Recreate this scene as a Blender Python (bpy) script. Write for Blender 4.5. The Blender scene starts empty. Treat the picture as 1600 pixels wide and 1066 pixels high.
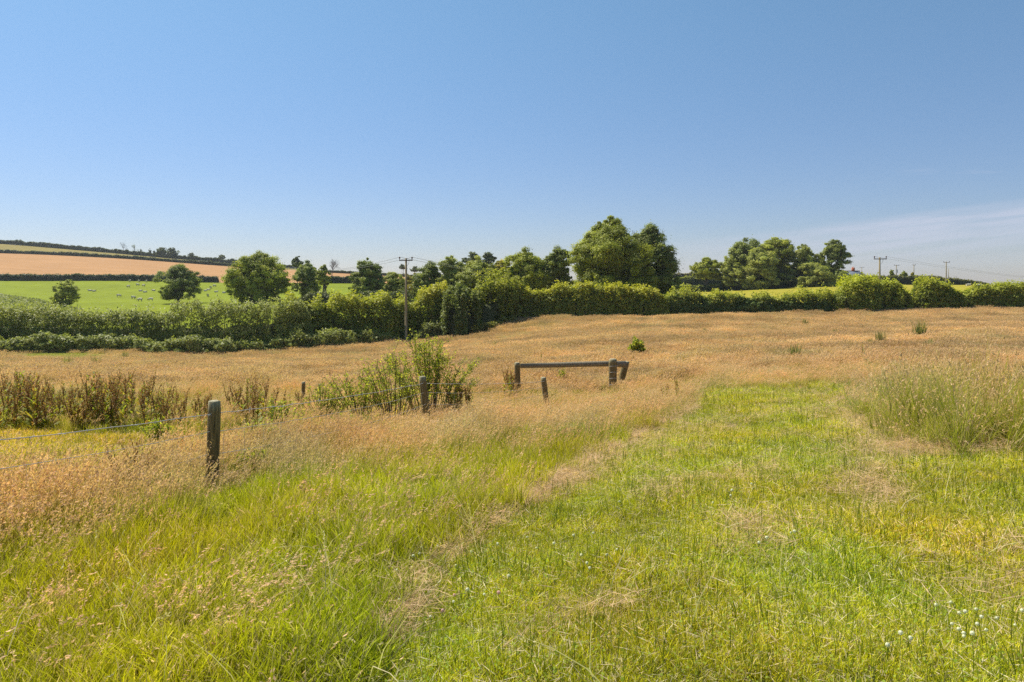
import bpy, math, random
import numpy as np
from mathutils import Vector, Matrix

# ------------------------------------------------------------------ camera, sky, sun, exposure
SC = bpy.context.scene
COL = SC.collection
F = 1100.0            # focal length in photo pixels (1600 wide)
U0, V0 = 800.0, 440.0  # principal column, horizon row
cam_d = bpy.data.cameras.new("camera")
cam = bpy.data.objects.new("camera", cam_d)
COL.objects.link(cam)
cam_d.sensor_width = 36.0
cam_d.lens = 36.0 * F / 1600.0
cam_d.shift_y = -(533.0 - V0) / 1600.0
cam_d.clip_start = 0.05
cam_d.clip_end = 12000.0
cam.location = (0, 0, 0)
cam.rotation_euler = (math.radians(90), 0, 0)
SC.camera = cam

SUN_AZ = math.radians(-52)     # measured from +Y towards +X (negative: left of the view)
SUN_EL = math.radians(53)
w = bpy.data.worlds.new("World")
SC.world = w
w.use_nodes = True
nt = w.node_tree
nt.nodes.clear()
N = nt.nodes.new
L = nt.links.new
out = N("ShaderNodeOutputWorld")
bg = N("ShaderNodeBackground")
bg.inputs["Strength"].default_value = 0.086
sky = N("ShaderNodeTexSky")
sky.sky_type = 'NISHITA'
sky.sun_disc = False
sky.sun_elevation = SUN_EL
sky.sun_rotation = SUN_AZ
sky.altitude = 100
sky.air_density = 1.0
sky.dust_density = 0.25
sky.ozone_density = 2.0
# thin streaky cirrus, placed by direction in the sky
tc = N("ShaderNodeTexCoord")
sep = N("ShaderNodeSeparateXYZ")
L(tc.outputs["Generated"], sep.inputs[0])
def M(op, a, b=None, c=None):
    n = N("ShaderNodeMath"); n.operation = op
    for i, v in enumerate((a, b, c)):
        if v is None: continue
        if isinstance(v, (int, float)): n.inputs[i].default_value = v
        else: L(v, n.inputs[i])
    return n.outputs[0]
az = M('ARCTAN2', sep.outputs[0], sep.outputs[1])
el = M('ARCSINE', sep.outputs[2])
def mrange(v, a, b, c=0.0, d=1.0):
    n = N("ShaderNodeMapRange"); n.interpolation_type = 'SMOOTHSTEP'
    L(v, n.inputs[0]); n.inputs[1].default_value = a; n.inputs[2].default_value = b
    n.inputs[3].default_value = c; n.inputs[4].default_value = d
    return n.outputs[0]
comb = N("ShaderNodeCombineXYZ")
tilt = M('SUBTRACT', el, M('MULTIPLY', az, 0.10))
L(M('MULTIPLY', az, 3.0), comb.inputs[0]); L(M('MULTIPLY', tilt, 46.0), comb.inputs[1])
noi = N("ShaderNodeTexNoise"); noi.inputs["Scale"].default_value = 2.2
noi.inputs["Detail"].default_value = 7; noi.inputs["Roughness"].default_value = 0.55
L(comb.outputs[0], noi.inputs["Vector"])
band = M('MULTIPLY', mrange(tilt, -0.055, 0.016), mrange(tilt, 0.022, 0.036, 1.0, 0.0))
azm = mrange(az, 0.08, 0.50)
cl = M('MULTIPLY', M('MULTIPLY', band, azm), mrange(noi.outputs[0], 0.36, 0.62, 0.40, 1.0))
# faint wisps higher up on the right
comb2 = N("ShaderNodeCombineXYZ")
L(M('MULTIPLY', az, 14.0), comb2.inputs[0]); L(M('MULTIPLY', el, 120.0), comb2.inputs[1])
noi2 = N("ShaderNodeTexNoise"); noi2.inputs["Scale"].default_value = 1.0; noi2.inputs["Detail"].default_value = 4
L(comb2.outputs[0], noi2.inputs["Vector"])
w2 = M('MULTIPLY', M('MULTIPLY', mrange(el, 0.115, 0.125), mrange(el, 0.130, 0.142, 1.0, 0.0)),
       M('MULTIPLY', mrange(az, 0.42, 0.55), mrange(noi2.outputs[0], 0.5, 0.68)))
cfac = M('MINIMUM', M('ADD', M('MULTIPLY', cl, 0.62), M('MULTIPLY', w2, 0.16)), 0.6)
mixc = N("ShaderNodeMix"); mixc.data_type = 'RGBA'
damp = N("ShaderNodeMix"); damp.data_type = 'RGBA'; damp.blend_type = 'MULTIPLY'; damp.inputs[0].default_value = 1.0
damp.clamp_result = False
hz = N("ShaderNodeMix"); hz.data_type = 'RGBA'; hz.clamp_result = False
L(mrange(el, -0.02, 0.50), hz.inputs[0])
hz.inputs[6].default_value = (0.60, 0.615, 0.78, 1); hz.inputs[7].default_value = (0.80, 1.00, 1.0, 1)
L(sky.outputs[0], damp.inputs[6]); L(hz.outputs[2], damp.inputs[7])
L(cfac, mixc.inputs[0]); L(damp.outputs[2], mixc.inputs[6])
mixc.inputs[7].default_value = (4.7, 4.95, 6.0, 1)
L(mixc.outputs[2], bg.inputs["Color"])
L(bg.outputs[0], out.inputs[0])

sun_d = bpy.data.lights.new("sun", 'SUN')
sun = bpy.data.objects.new("sun", sun_d)
COL.objects.link(sun)
sun_d.energy = 5.0
sun_d.angle = math.radians(0.5)
sun_d.color = (1.0, 0.94, 0.82)
sdir = Vector((math.sin(SUN_AZ) * math.cos(SUN_EL), math.cos(SUN_AZ) * math.cos(SUN_EL), math.sin(SUN_EL)))
sun.rotation_euler = sdir.to_track_quat('Z', 'Y').to_euler()
sun.location = (0, 0, 60)

SC.view_settings.view_transform = 'Standard'
SC.view_settings.look = 'None'
SC.view_settings.exposure = 0.60
SC.view_settings.gamma = 1
SC.cycles.max_bounces = 6
SC.cycles.diffuse_bounces = 3
SC.cycles.transmission_bounces = 4
SC.cycles.use_denoising = False
SC.cycles.sample_clamp_indirect = 4

# ------------------------------------------------------------------ helpers
rng = np.random.default_rng(7)

def tag(o, label=None, cat=None, group=None, kind=None):
    if label: o['label'] = label
    if cat: o['category'] = cat
    if group: o['group'] = group
    if kind: o['kind'] = kind
    return o

def empty(name, loc, rz=0.0):
    o = bpy.data.objects.new(name, None)
    COL.objects.link(o)
    o.empty_display_size = 0.1
    o.location = loc
    o.rotation_euler = (0, 0, rz)
    return o

def mesh_data(name, V, Q, mat=None, col=None, smooth=False):
    """V (n,3), Q (k,4) or (k,3) index array"""
    me = bpy.data.meshes.new(name)
    V = np.asarray(V, dtype=np.float32); Q = np.asarray(Q, dtype=np.int32)
    k, m = Q.shape
    me.vertices.add(len(V)); me.vertices.foreach_set('co', V.ravel())
    me.loops.add(k * m); me.loops.foreach_set('vertex_index', Q.ravel())
    me.polygons.add(k); me.polygons.foreach_set('loop_start', np.arange(0, k * m, m, dtype=np.int32))
    try: me.polygons.foreach_set('loop_total', np.full(k, m, dtype=np.int32))
    except Exception: pass
    if smooth: me.polygons.foreach_set('use_smooth', np.ones(k, dtype=bool))
    me.update(calc_edges=True)
    if col is not None:
        col = np.asarray(col, dtype=np.float32)
        c4 = np.ones((len(V), 4), dtype=np.float32); c4[:, :3] = col
        a = me.color_attributes.new('col', 'FLOAT_COLOR', 'POINT')
        a.data.foreach_set('color', c4.ravel())
    if mat: me.materials.append(mat)
    return me

def obj(name, me, parent=None):
    o = bpy.data.objects.new(name, me)
    COL.objects.link(o)
    if parent: o.parent = parent
    return o

class Geo:
    """collects quads with colours"""
    def __init__(s): s.V, s.Q, s.C, s.n = [], [], [], 0
    def add(s, V, Q, C):
        V = np.asarray(V, float); Q = np.asarray(Q, int)
        C = np.asarray(C, float)
        if C.ndim == 1: C = np.tile(C, (len(V), 1))
        s.V.append(V); s.Q.append(Q + s.n); s.C.append(C); s.n += len(V)
    def mesh(s, name, mat, smooth=False):
        return mesh_data(name, np.concatenate(s.V), np.concatenate(s.Q), mat, np.concatenate(s.C), smooth)

def sines(x, y, scale, seed, n=7):
    r = np.random.default_rng(seed)
    o = 0
    for i in range(n):
        a = r.uniform(0, 2 * math.pi); k = r.uniform(.6, 1.9) * 2 * math.pi / scale; p = r.uniform(0, 6.28)
        o = o + np.sin((x * math.cos(a) + y * math.sin(a)) * k + p)
    return o / n * 1.6      # about -1 .. 1

def sstep(x, a, b):
    t = np.clip((x - a) / (b - a), 0, 1)
    return t * t * (3 - 2 * t)

def tube(P, R, n=6, cap=True):
    """tapered tube along points P with radii R -> V, Q"""
    P = np.asarray(P, float); R = np.asarray(R, float)
    V = []
    for i in range(len(P)):
        d = P[min(i + 1, len(P) - 1)] - P[max(i - 1, 0)]
        d = d / (np.linalg.norm(d) + 1e-9)
        ref = np.array([0, 0, 1.0]) if abs(d[2]) < .9 else np.array([1.0, 0, 0])
        a = np.cross(d, ref); a /= np.linalg.norm(a); b = np.cross(d, a)
        t = np.arange(n) * 2 * math.pi / n
        V.append(P[i] + R[i] * (np.cos(t)[:, None] * a + np.sin(t)[:, None] * b))
    V = np.concatenate(V)
    Q = []
    for i in range(len(P) - 1):
        for j in range(n):
            Q.append((i * n + j, i * n + (j + 1) % n, (i + 1) * n + (j + 1) % n, (i + 1) * n + j))
    if cap and n % 2 == 0:
        for base in (0, (len(P) - 1) * n):
            for j in range(n // 2 - 1):
                Q.append((base + j, base + j + 1, base + n - 2 - j, base + n - 1 - j))
    return V, np.array(Q)

def boxgeo(c, s, rz=0.0):
    x, y, z = np.array(s) / 2
    V = np.array([(-x, -y, -z), (x, -y, -z), (x, y, -z), (-x, y, -z), (-x, -y, z), (x, -y, z), (x, y, z), (-x, y, z)])
    ca, sa = math.cos(rz), math.sin(rz)
    V = np.stack([V[:, 0] * ca - V[:, 1] * sa, V[:, 0] * sa + V[:, 1] * ca, V[:, 2]], 1) + np.array(c)
    Q = np.array([(0, 3, 2, 1), (4, 5, 6, 7), (0, 1, 5, 4), (1, 2, 6, 5), (2, 3, 7, 6), (3, 0, 4, 7)])
    return V, Q

def leaf_quads(P, Nrm, size, aspect, r, up=None):
    n = len(P)
    Nrm = Nrm / (np.linalg.norm(Nrm, axis=1, keepdims=True) + 1e-9)
    if up is None: t = r.normal(size=(n, 3))
    else: t = np.array([0, 0, 1.0]) + r.normal(size=(n, 3)) * up
    t -= (t * Nrm).sum(1, keepdims=True) * Nrm
    t /= np.linalg.norm(t, axis=1, keepdims=True) + 1e-9
    b = np.cross(Nrm, t)
    s = np.asarray(size).reshape(-1, 1) * np.ones((n, 1))
    V = np.stack([P - t * s, P + b * s * aspect, P + t * s, P - b * s * aspect], 1).reshape(-1, 3)
    Q = np.arange(4 * n).reshape(n, 4)
    return V, Q

# ------------------------------------------------------------------ materials
def mat_leaf(name, attr='col', inst=False, trans=0.4, rough=0.55, gain=1.0):
    m = bpy.data.materials.new(name); m.use_nodes = True
    t = m.node_tree; t.nodes.clear()
    o = t.nodes.new("ShaderNodeOutputMaterial")
    a = t.nodes.new("ShaderNodeAttribute"); a.attribute_name = attr
    c = a.outputs['Color']
    if inst:
        b = t.nodes.new("ShaderNodeAttribute"); b.attribute_type = 'INSTANCER'; b.attribute_name = 'tint'
        mx = t.nodes.new("ShaderNodeMix"); mx.data_type = 'RGBA'; mx.blend_type = 'MULTIPLY'
        mx.inputs[0].default_value = 1.0; mx.clamp_result = False
        t.links.new(c, mx.inputs[6]); t.links.new(b.outputs['Color'], mx.inputs[7]); c = mx.outputs[2]
    p = t.nodes.new("ShaderNodeBsdfPrincipled"); p.inputs['Roughness'].default_value = rough
    p.inputs['Specular IOR Level'].default_value = 0.07 if inst else 0.22
    tr = t.nodes.new("ShaderNodeBsdfTranslucent")
    g = t.nodes.new("ShaderNodeMix"); g.data_type = 'RGBA'; g.blend_type = 'MULTIPLY'; g.inputs[0].default_value = 1.0
    t.links.new(c, g.inputs[6]); g.inputs[7].default_value = (1.3, 1.38, 0.75, 1); g.clamp_result = False
    ms = t.nodes.new("ShaderNodeMixShader"); ms.inputs[0].default_value = trans
    t.links.new(c, p.inputs['Base Color']); t.links.new(g.outputs[2], tr.inputs['Color'])
    t.links.new(p.outputs[0], ms.inputs[1]); t.links.new(tr.outputs[0], ms.inputs[2])
    t.links.new(ms.outputs[0], o.inputs[0])
    return m

def mat_col(name, rough=0.9, noise=None, bump=0.0, spec=0.2, metal=0.0):
    """vertex colour times object space noise"""
    m = bpy.data.materials.new(name); m.use_nodes = True
    t = m.node_tree; p = t.nodes['Principled BSDF']
    p.inputs['Roughness'].default_value = rough; p.inputs['Specular IOR Level'].default_value = spec
    p.inputs['Metallic'].default_value = metal
    a = t.nodes.new("ShaderNodeAttribute"); a.attribute_name = 'col'
    c = a.outputs['Color']
    if noise:
        co = t.nodes.new("ShaderNodeTexCoord"); mp = t.nodes.new("ShaderNodeMapping")
        mp.inputs['Scale'].default_value = noise[:3]
        nz = t.nodes.new("ShaderNodeTexNoise"); nz.inputs['Scale'].default_value = 1.0
        nz.inputs['Detail'].default_value = 8; nz.inputs['Roughness'].default_value = 0.65
        t.links.new(co.outputs['Object'], mp.inputs[0]); t.links.new(mp.outputs[0], nz.inputs['Vector'])
        mr = t.nodes.new("ShaderNodeMapRange"); mr.inputs[1].default_value = 0.3; mr.inputs[2].default_value = 0.7
        mr.inputs[3].default_value = noise[3]; mr.inputs[4].default_value = noise[4]
        t.links.new(nz.outputs[0], mr.inputs[0])
        mx = t.nodes.new("ShaderNodeMix"); mx.data_type = 'RGBA'; mx.blend_type = 'MULTIPLY'; mx.inputs[0].default_value = 1.0
        mx.clamp_result = False
        t.links.new(c, mx.inputs[6]); t.links.new(mr.outputs[0], mx.inputs[7]); c = mx.outputs[2]
        if bump:
            bp = t.nodes.new("ShaderNodeBump"); bp.inputs['Strength'].default_value = bump; bp.inputs['Distance'].default_value = 0.01
            t.links.new(nz.outputs[0], bp.inputs['Height']); t.links.new(bp.outputs[0], p.inputs['Normal'])
    t.links.new(c, p.inputs['Base Color'])
    return m

M_LEAF = mat_leaf("foliage", trans=0.36)
M_GRASS = mat_leaf("grass_blades", inst=True, trans=0.36, rough=0.55)
M_PLANT = mat_leaf("plant_leaf", trans=0.42, rough=0.6)
M_BARK = mat_col("bark", noise=(3, 3, .8, .6, 1.3), bump=.4)
M_POST = mat_col("weathered_wood", noise=(55, 55, 3.5, .25, 2.1), bump=1.0)
M_POLE = mat_col("pole_wood", noise=(14, 14, 1.2, .6, 1.3))
M_SOIL = mat_col("ground_cover", noise=(9, 9, 9, .6, 1.45))
M_FIELD = mat_col("field_cover", noise=(.35, .16, .3, .84, 1.16), spec=.04)
M_HAY = mat_col("hay_cover", noise=(.05, .35, .35, .82, 1.18), spec=.04)
M_WIRE = mat_col("galvanised_wire", rough=.55, spec=.3, metal=.15)
M_PLAIN = mat_col("plain_surface", rough=.8)
M_WOOL = mat_col("fleece", rough=.95, noise=(9, 9, 9, .85, 1.1))

# ------------------------------------------------------------------ terrain
CT = [  # photo column, row of the ground there, depth
    (1600,705,8.1),(1460,712,8.1),(1200,700,9.5),(900,740,8.6),(330,782,8.2),(0,852,5.7),(-300,800,8),
    (665,668,15.5),(850,640,22),(1100,630,16.5),(1200,606,19),(1600,610,19),(2100,610,19),
    (812,612,26),(965,608,26),(50,664,15.7),(300,668,15.7),(-400,664,15.7),
    (200,600,27),(200,573,50),(-400,573,50),(700,560,45),(1000,540,45),(1200,535,50),(1500,560,30),(1500,515,60),(2100,515,60),
    (-500,545,74),(0,550,74),(300,554,76),(450,549,80),(634,535,88),(740,523,90),(820,500,96),(1000,498,94),(1300,491,97),(1600,485,99),(2100,480,99),
    (-500,495,118),(0,492,118),(200,490,118),(500,480,118),(800,475,120),(1060,477,115),(1300,470,115),(1600,462,115),(2100,460,120),
    (0,466,190),(200,466,190),(350,466,190),(550,455,190),(800,458,180),(1060,458,190),(1320,446,200),
    (1450,446,240),(1600,449,250),(2100,452,250),
    (-500,436,275),(0,439,275),(200,439,275),(340,442,275),(550,443,270),(800,446,280),(1080,447,260),
    (-500,385,450),(0,396,450),(200,405,450),(365,417,450),(550,428,420),(800,440,450),(1080,435,380),(1400,443,400),
    (-500,362,560),(0,381,560),(190,397,560),(350,411,560),(550,427,560),(1080,436,520),(1400,446,560),(1600,450,560),
    (-500,372,800),(0,388,800),(300,413,800),(550,432,800),(800,442,800),(1100,441,800),(1600,449,800),(2100,448,800),
    (-500,436,3000),(300,440,3000),(800,441,3000),(1300,442,3000),(2100,442,3000)]
P3 = [(0,3,-1.68),(2.1,3,-1.63),(-2.1,3,-1.78),(-3.6,3,-1.92),(3.6,3,-1.62),(1.5,5,-1.76),(-1.5,5,-1.93),(5,5.2,-1.74)]
KA = [((u - U0) / F, math.log(d), -(v - V0) / F) for u, v, d in CT] + [(x / y, math.log(y), z / y) for x, y, z in P3]
KA = np.array(KA)
def phi(r2): return 0.5 * r2 * np.log(r2 + 1e-12)
_X = np.stack([KA[:, 0] * 2.2, KA[:, 1]], 1)
_n = len(_X)
_K = phi(((_X[:, None] - _X[None]) ** 2).sum(-1)) + np.eye(_n) * 0.004
_Pm = np.concatenate([np.ones((_n, 1)), _X], 1)
_A = np.block([[_K, _Pm], [_Pm.T, np.zeros((3, 3))]])
_W = np.linalg.solve(_A, np.concatenate([KA[:, 2], np.zeros(3)]))
def terr(x, y):
    x = np.asarray(x, float); y = np.asarray(y, float)
    sh = np.broadcast(x, y).shape
    x = np.broadcast_to(x, sh).ravel(); y = np.broadcast_to(y, sh).ravel()
    ym = np.clip(y, 3, 3200)
    a = np.clip(x / ym, -1.35, 1.35) * 2.2
    q = np.stack([a, np.log(ym)], 1)
    o = np.zeros(len(q))
    for i in range(0, len(q), 40000):
        s = q[i:i + 40000]
        r2 = ((s[:, None] - _X[None]) ** 2).sum(-1)
        o[i:i + 40000] = phi(r2) @ _W[:_n] + _W[_n] + s @ _W[_n + 1:]
    z = o * ym
    z = z + 0.025 * sines(x, y, 2.7, 11) * np.clip(y / 6, .3, 1)   # gentle bumps
    return z.reshape(sh)
def proj(x, y, z):
    ys = np.maximum(y, 0.8)
    return U0 + F * x / ys, V0 - F * z / ys
_ds = np.exp(np.linspace(math.log(2.2), math.log(900), 500))
def hit(u, v, dmin=2.2, dmax=900):
    a = (u - U0) / F; s = -(v - V0) / F
    d = _ds[(_ds >= dmin) & (_ds <= dmax)]
    f = terr(a * d, d) - s * d
    k = np.where(f >= 0)[0]
    dd = d[k[0]] if len(k) else d[-1]
    return a * dd, dd, float(terr(a * dd, dd))
def at(u, d):
    x = (u - U0) / F * d
    return x, d, float(terr(x, d))
def zrow(v, d): return -(v - V0) / F * d

def inpoly(u, v, poly):
    c = np.zeros(np.shape(u), bool); n = len(poly)
    for i in range(n):
        x1, y1 = poly[i]; x2, y2 = poly[(i + 1) % n]
        if y1 == y2: continue
        k = ((y1 > v) != (y2 > v)) & (u < (x2 - x1) * (v - y1) / (y2 - y1) + x1)
        c ^= k
    return c
TRACK = [(-400,3000),(470,1300),(610,1010),(700,882),(815,795),(895,742),(1000,682),(1092,640),(1088,614),(1200,607),(1345,604),(1325,640),(1395,695),(1470,714),(1600,704),(2000,700),(4000,1000),(6000,3000)]
PATCH = [(-900,668),(50,669),(110,680),(240,683),(300,692),(420,668),(640,640),(640,668),(430,700),(330,728),(250,758),(120,792),(0,808),(-900,860)]
def uvn(x, y, z):
    u, v = proj(x, y, z)
    k = 9 * np.clip(y / 10, .5, 1) * np.where(u > 1300, 1.7, 1)
    return u + k * sines(x, y, 1.1, 3) * 1.6, v + k * sines(x, y, .9, 4) * .7
def zone(x, y, z):
    """0 short mown grass on the track, 1 mown strip behind the fence, 2 long grass"""
    u, v = uvn(x, y, z)
    r = np.full(u.shape, 2)
    r[inpoly(u, v, PATCH)] = 1
    r[inpoly(u, v, TRACK)] = 0
    return r
def brownness(x, y, z):
    u, v = proj(x, y, z)
    vb = np.interp(u, [-600, 0, 200, 330, 420, 700, 1000, 1090, 1360, 1600, 2000], [900, 868, 815, 785, 755, 708, 668, 645, 640, 662, 668])
    wd = np.interp(u, [0, 400], [75, 45])
    return np.clip(1 - sstep(v, vb - wd, vb + wd) + (.30 * sines(x, y, 2.2, 21) + .15 * sines(x, y, .8, 22)) * (1 - .85 * sstep(v, vb + 30, vb + 110)) - .75 * ((u < 340) & (v > 628) & (v < 692)), 0, 1)

C_SUMMER = np.array((.175, .20, .032)); C_LAWN = np.array((.27, .28, .035)); C_TAN = np.array((.46, .27, .115))
C_SOILD = np.array((.16, .11, .05))
HED = [(-900,74),(0,74),(300,76),(450,80),(634,89),(740,92),(800,97),(1000,94.5),(1300,97.5),(1600,99.5),(2600,101)]
def hed_d(u): return np.interp(u, [p[0] for p in HED], [p[1] for p in HED])

rows = 440; cols = 440
q = np.exp(np.linspace(math.log(1.0), math.log(1700), rows)); aa = np.linspace(-1.15, 1.15, cols)
GX = (q[:, None] * aa[None, :]); GY = np.repeat(q[:, None] - 6.0, cols, 1)
GX = GX.ravel(); GY = GY.ravel(); GZ = terr(GX, GY)
gu, gv = proj(GX, GY, GZ)
zn = zone(GX, GY, GZ); bn = brownness(GX, GY, GZ)
n1 = sines(GX, GY, 14, 31)[:, None]; n2 = sines(GX, GY, 4, 32)[:, None]; n3 = sines(GX, GY, 60, 33)[:, None]
near = C_SUMMER * .45 * (1 - bn[:, None]) + np.array((.36, .205, .085)) * bn[:, None]
near = near * (1 + .12 * n1 + .08 * n2)
near = np.where((zn == 0)[:, None], np.array((.075, .075, .016)) * (1 + .15 * n2), near)
near = np.where((zn == 1)[:, None], np.array((.17, .16, .03)) * (1 + .15 * n2), near)
# greener corner of the field under the left hedge
gk = np.exp(-((gu - 90) / 110) ** 2 - ((gv - 559) / 9) ** 2)[:, None]
near = near * (1 - gk) + np.array((.2, .24, .03)) * gk
dh = hed_d(gu)
past = np.array((.175, .21, .012)) * (1 + .07 * n3 + .05 * n1)
hay = np.array((.37, .205, .09)) * (1 + .05 * n3)
upper = np.array((.22, .175, .05)) * (1 + .05 * n3)
rfield = np.array((.29, .25, .03)) * (1 + .06 * n1)
far = np.array((.13, .15, .04)) * np.ones((len(GX), 1))
D1 = np.interp(gu, [-600, 0, 340, 560], [276, 276, 276, 271]); D2 = 452.0; D3 = 562.0
cls = np.full(len(GX), 4)
isleft = gu < 720
cls[(GY <= dh)] = 0
m_ = (GY > dh) & isleft; cls[m_ & (GY < D1)] = 1
cls[m_ & (GY >= D1) & (GY < D2)] = 2
cls[m_ & (GY >= D2) & (GY < D3)] = 3
m_ = (GY > dh) & ~isleft; cls[m_ & (GY < 250)] = 5
cols_ = [near, past, hay, upper, far, rfield]
GC = np.zeros((len(GX), 3))
for k, c in enumerate(cols_): GC[cls == k] = c[cls == k]
idx = np.arange(rows * cols).reshape(rows, cols)
FQ = np.stack([idx[:-1, :-1], idx[:-1, 1:], idx[1:, 1:], idx[1:, :-1]], -1).reshape(-1, 4)
fc = cls[FQ[:, 0]]
GV = np.stack([GX, GY, GZ], 1)
for k, (nm, mt) in enumerate([('ground', M_SOIL), ('pasture', M_FIELD), ('hay_field', M_HAY), ('upper_field', M_FIELD), ('hills', M_FIELD), ('yellow_field', M_FIELD)]):
    f = FQ[fc == k]
    uq, inv = np.unique(f, return_inverse=True)
    vc = cols_[k][uq]
    tag(obj(nm, mesh_data(nm, GV[uq], inv.reshape(-1, 4), mt, vc, True)), kind='structure')

# ------------------------------------------------------------------ grass tufts
def blade_set(r, n, rad, h0, h1, wd, bend, lean, c0, c1, cvar=.18, dry=0.0, cdry=(.5, .42, .2)):
    """n curved blades, three quads each; lean = (x,y) bias"""
    ang = r.uniform(0, 6.283, n); rr = rad * np.sqrt(r.uniform(0, 1, n))
    base = np.stack([rr * np.cos(ang), rr * np.sin(ang), np.full(n, -.012)], 1)
    h = r.uniform(h0, h1, n)
    la = r.uniform(0, 6.283, n)
    ld = np.stack([np.cos(la), np.sin(la)], 1) * (bend * r.uniform(.2, 1, n))[:, None] + np.array(lean) * r.uniform(.5, 1.3, n)[:, None]
    ts = np.array([0, .4, .75, 1.0]); wf = np.array([.8, 1, .7, .12])
    fa = r.uniform(0, 6.283, n); side = np.stack([np.cos(fa), np.sin(fa), np.zeros(n)], 1)
    V = np.zeros((n, 4, 2, 3)); C = np.zeros((n, 4, 2, 3))
    isdry = r.uniform(0, 1, n) < dry
    br = r.uniform(1 - cvar, 1 + cvar, n)
    c0 = np.array(c0); c1 = np.array(c1); cdry = np.array(cdry)
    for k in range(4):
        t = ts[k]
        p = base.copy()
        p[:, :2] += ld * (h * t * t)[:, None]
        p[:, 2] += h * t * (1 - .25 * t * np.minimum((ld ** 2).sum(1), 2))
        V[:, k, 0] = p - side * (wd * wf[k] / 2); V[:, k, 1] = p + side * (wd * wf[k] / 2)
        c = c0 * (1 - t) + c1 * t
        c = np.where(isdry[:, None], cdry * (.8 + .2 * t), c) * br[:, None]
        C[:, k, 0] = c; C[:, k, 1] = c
    b = (np.arange(n) * 8)[:, None, None]
    k = np.arange(3)[None, :, None]
    Q = (b + k * 2 + np.array([0, 1, 3, 2])[None, None, :]).reshape(-1, 4)
    tip = base.copy(); tip[:, :2] += ld * h[:, None]; tip[:, 2] += h * (1 - .25 * np.minimum((ld ** 2).sum(1), 2))
    prev = base.copy(); prev[:, :2] += ld * (h * .64)[:, None]; prev[:, 2] += h * .8 * (1 - .2 * np.minimum((ld ** 2).sum(1), 2))
    return V.reshape(-1, 3), Q, C.reshape(-1, 3), tip, prev

def heads(r, tip, prev, length, wd, col, k=4, loose=.35, cvar=.2):
    """feathery seed heads: k small lens shaped quads up each stem end"""
    n = len(tip); d = tip - prev; d /= np.linalg.norm(d, axis=1, keepdims=True)
    Vs, Qs, Cs = [], [], []; m = 0
    br = r.uniform(1 - cvar, 1 + cvar, n)
    for j in range(k):
        c = tip - d * (length * (j / k - .1))[..., None] if np.ndim(length) else tip - d * (length * (j / k - .1))
        c = c + r.normal(size=(n, 3)) * wd * loose
        nr = r.normal(size=(n, 3))
        nr /= np.linalg.norm(nr, axis=1, keepdims=True)
        t = d + r.normal(size=(n, 3)) * .25; t -= (t * nr).sum(1, keepdims=True) * nr; t /= np.linalg.norm(t, axis=1, keepdims=True)
        b = np.cross(nr, t)
        s = length / k * r.uniform(.7, 1.3, n)[:, None]; ww = wd * r.uniform(.6, 1.2, n)[:, None] / 2
        V = np.stack([c - t * s, c + b * ww, c + t * s, c - b * ww], 1).reshape(-1, 3)
        Vs.append(V); Qs.append(np.arange(4 * n).reshape(n, 4) + m); m += 4 * n
        Cs.append(np.repeat(np.array(col) * (br * r.uniform(.85, 1.15, n))[:, None], 4, 0))
    return np.concatenate(Vs), np.concatenate(Qs), np.concatenate(Cs)

def tuft_lib(name, makers):
    c = bpy.data.collections.new(name)
    for i, g in enumerate(makers):
        o = bpy.data.objects.new("%s_%02d" % (name, i), g.mesh("%s_%02d" % (name, i), M_GRASS))
        c.objects.link(o)
    return c, len(makers)

G_A, G_B = (.16, .18, .006), (.56, .56, .018)  # roots darkened, tips brightened: shade between blades painted into the green
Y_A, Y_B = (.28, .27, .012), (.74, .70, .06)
def mk_lawn(s):
    r = np.random.default_rng(100 + s); g = Geo()
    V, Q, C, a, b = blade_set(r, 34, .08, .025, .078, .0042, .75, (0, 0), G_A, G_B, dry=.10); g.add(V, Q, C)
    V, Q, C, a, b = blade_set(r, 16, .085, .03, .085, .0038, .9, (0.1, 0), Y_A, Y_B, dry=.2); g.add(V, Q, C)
    if s % 2: V, Q, C, a, b = blade_set(r, 4, .06, .10, .17, .0035, .25, (.1, 0), (.10, .13, .012), (.24, .27, .03)); g.add(V, Q, C)
    n = 3 + 3 * (s % 3)
    P = np.stack([r.uniform(-.09, .09, n), r.uniform(-.09, .09, n), r.uniform(.01, .05, n)], 1)
    V, Q = leaf_quads(P, np.array([0, 0, 1.0]) + r.normal(size=(n, 3)) * .5, r.uniform(.015, .05, n), .045, r); g.add(V, Q, np.array((.62, .54, .33)))
    # clover leaves, flat and rounded
    n = 7 if s % 3 == 0 else 2
    P = np.stack([r.uniform(-.08, .08, n), r.uniform(-.08, .08, n), r.uniform(.02, .06, n)], 1)
    V, Q = leaf_quads(P, np.array([0, 0, 1.0]) + r.normal(size=(n, 3)) * .45, .0072, .9, r); g.add(V, Q, np.array((.26, .34, .04)))
    return g
def mk_verge(s):
    r = np.random.default_rng(200 + s); g = Geo()
    V, Q, C, a, b = blade_set(r, 30, .10, .10, .30, .0055, .45, (.10, 0), (.11, .13, .005), (.50, .51, .02), dry=.18); g.add(V, Q, C)  # dark roots and bright tips also paint in the shaded gaps
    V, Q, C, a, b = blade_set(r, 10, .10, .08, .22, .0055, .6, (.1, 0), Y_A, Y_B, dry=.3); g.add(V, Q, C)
    if s % 4 == 0:
        V, Q, C, a, b = blade_set(r, 2, .09, .20, .32, .0026, .35, (.25, 0), (.22, .24, .05), (.5, .40, .18)); g.add(V, Q, C)
        V, Q, C = heads(r, a, b, .05, .0055, (.56, .44, .23), 6); g.add(V, Q, C)
    return g
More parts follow.
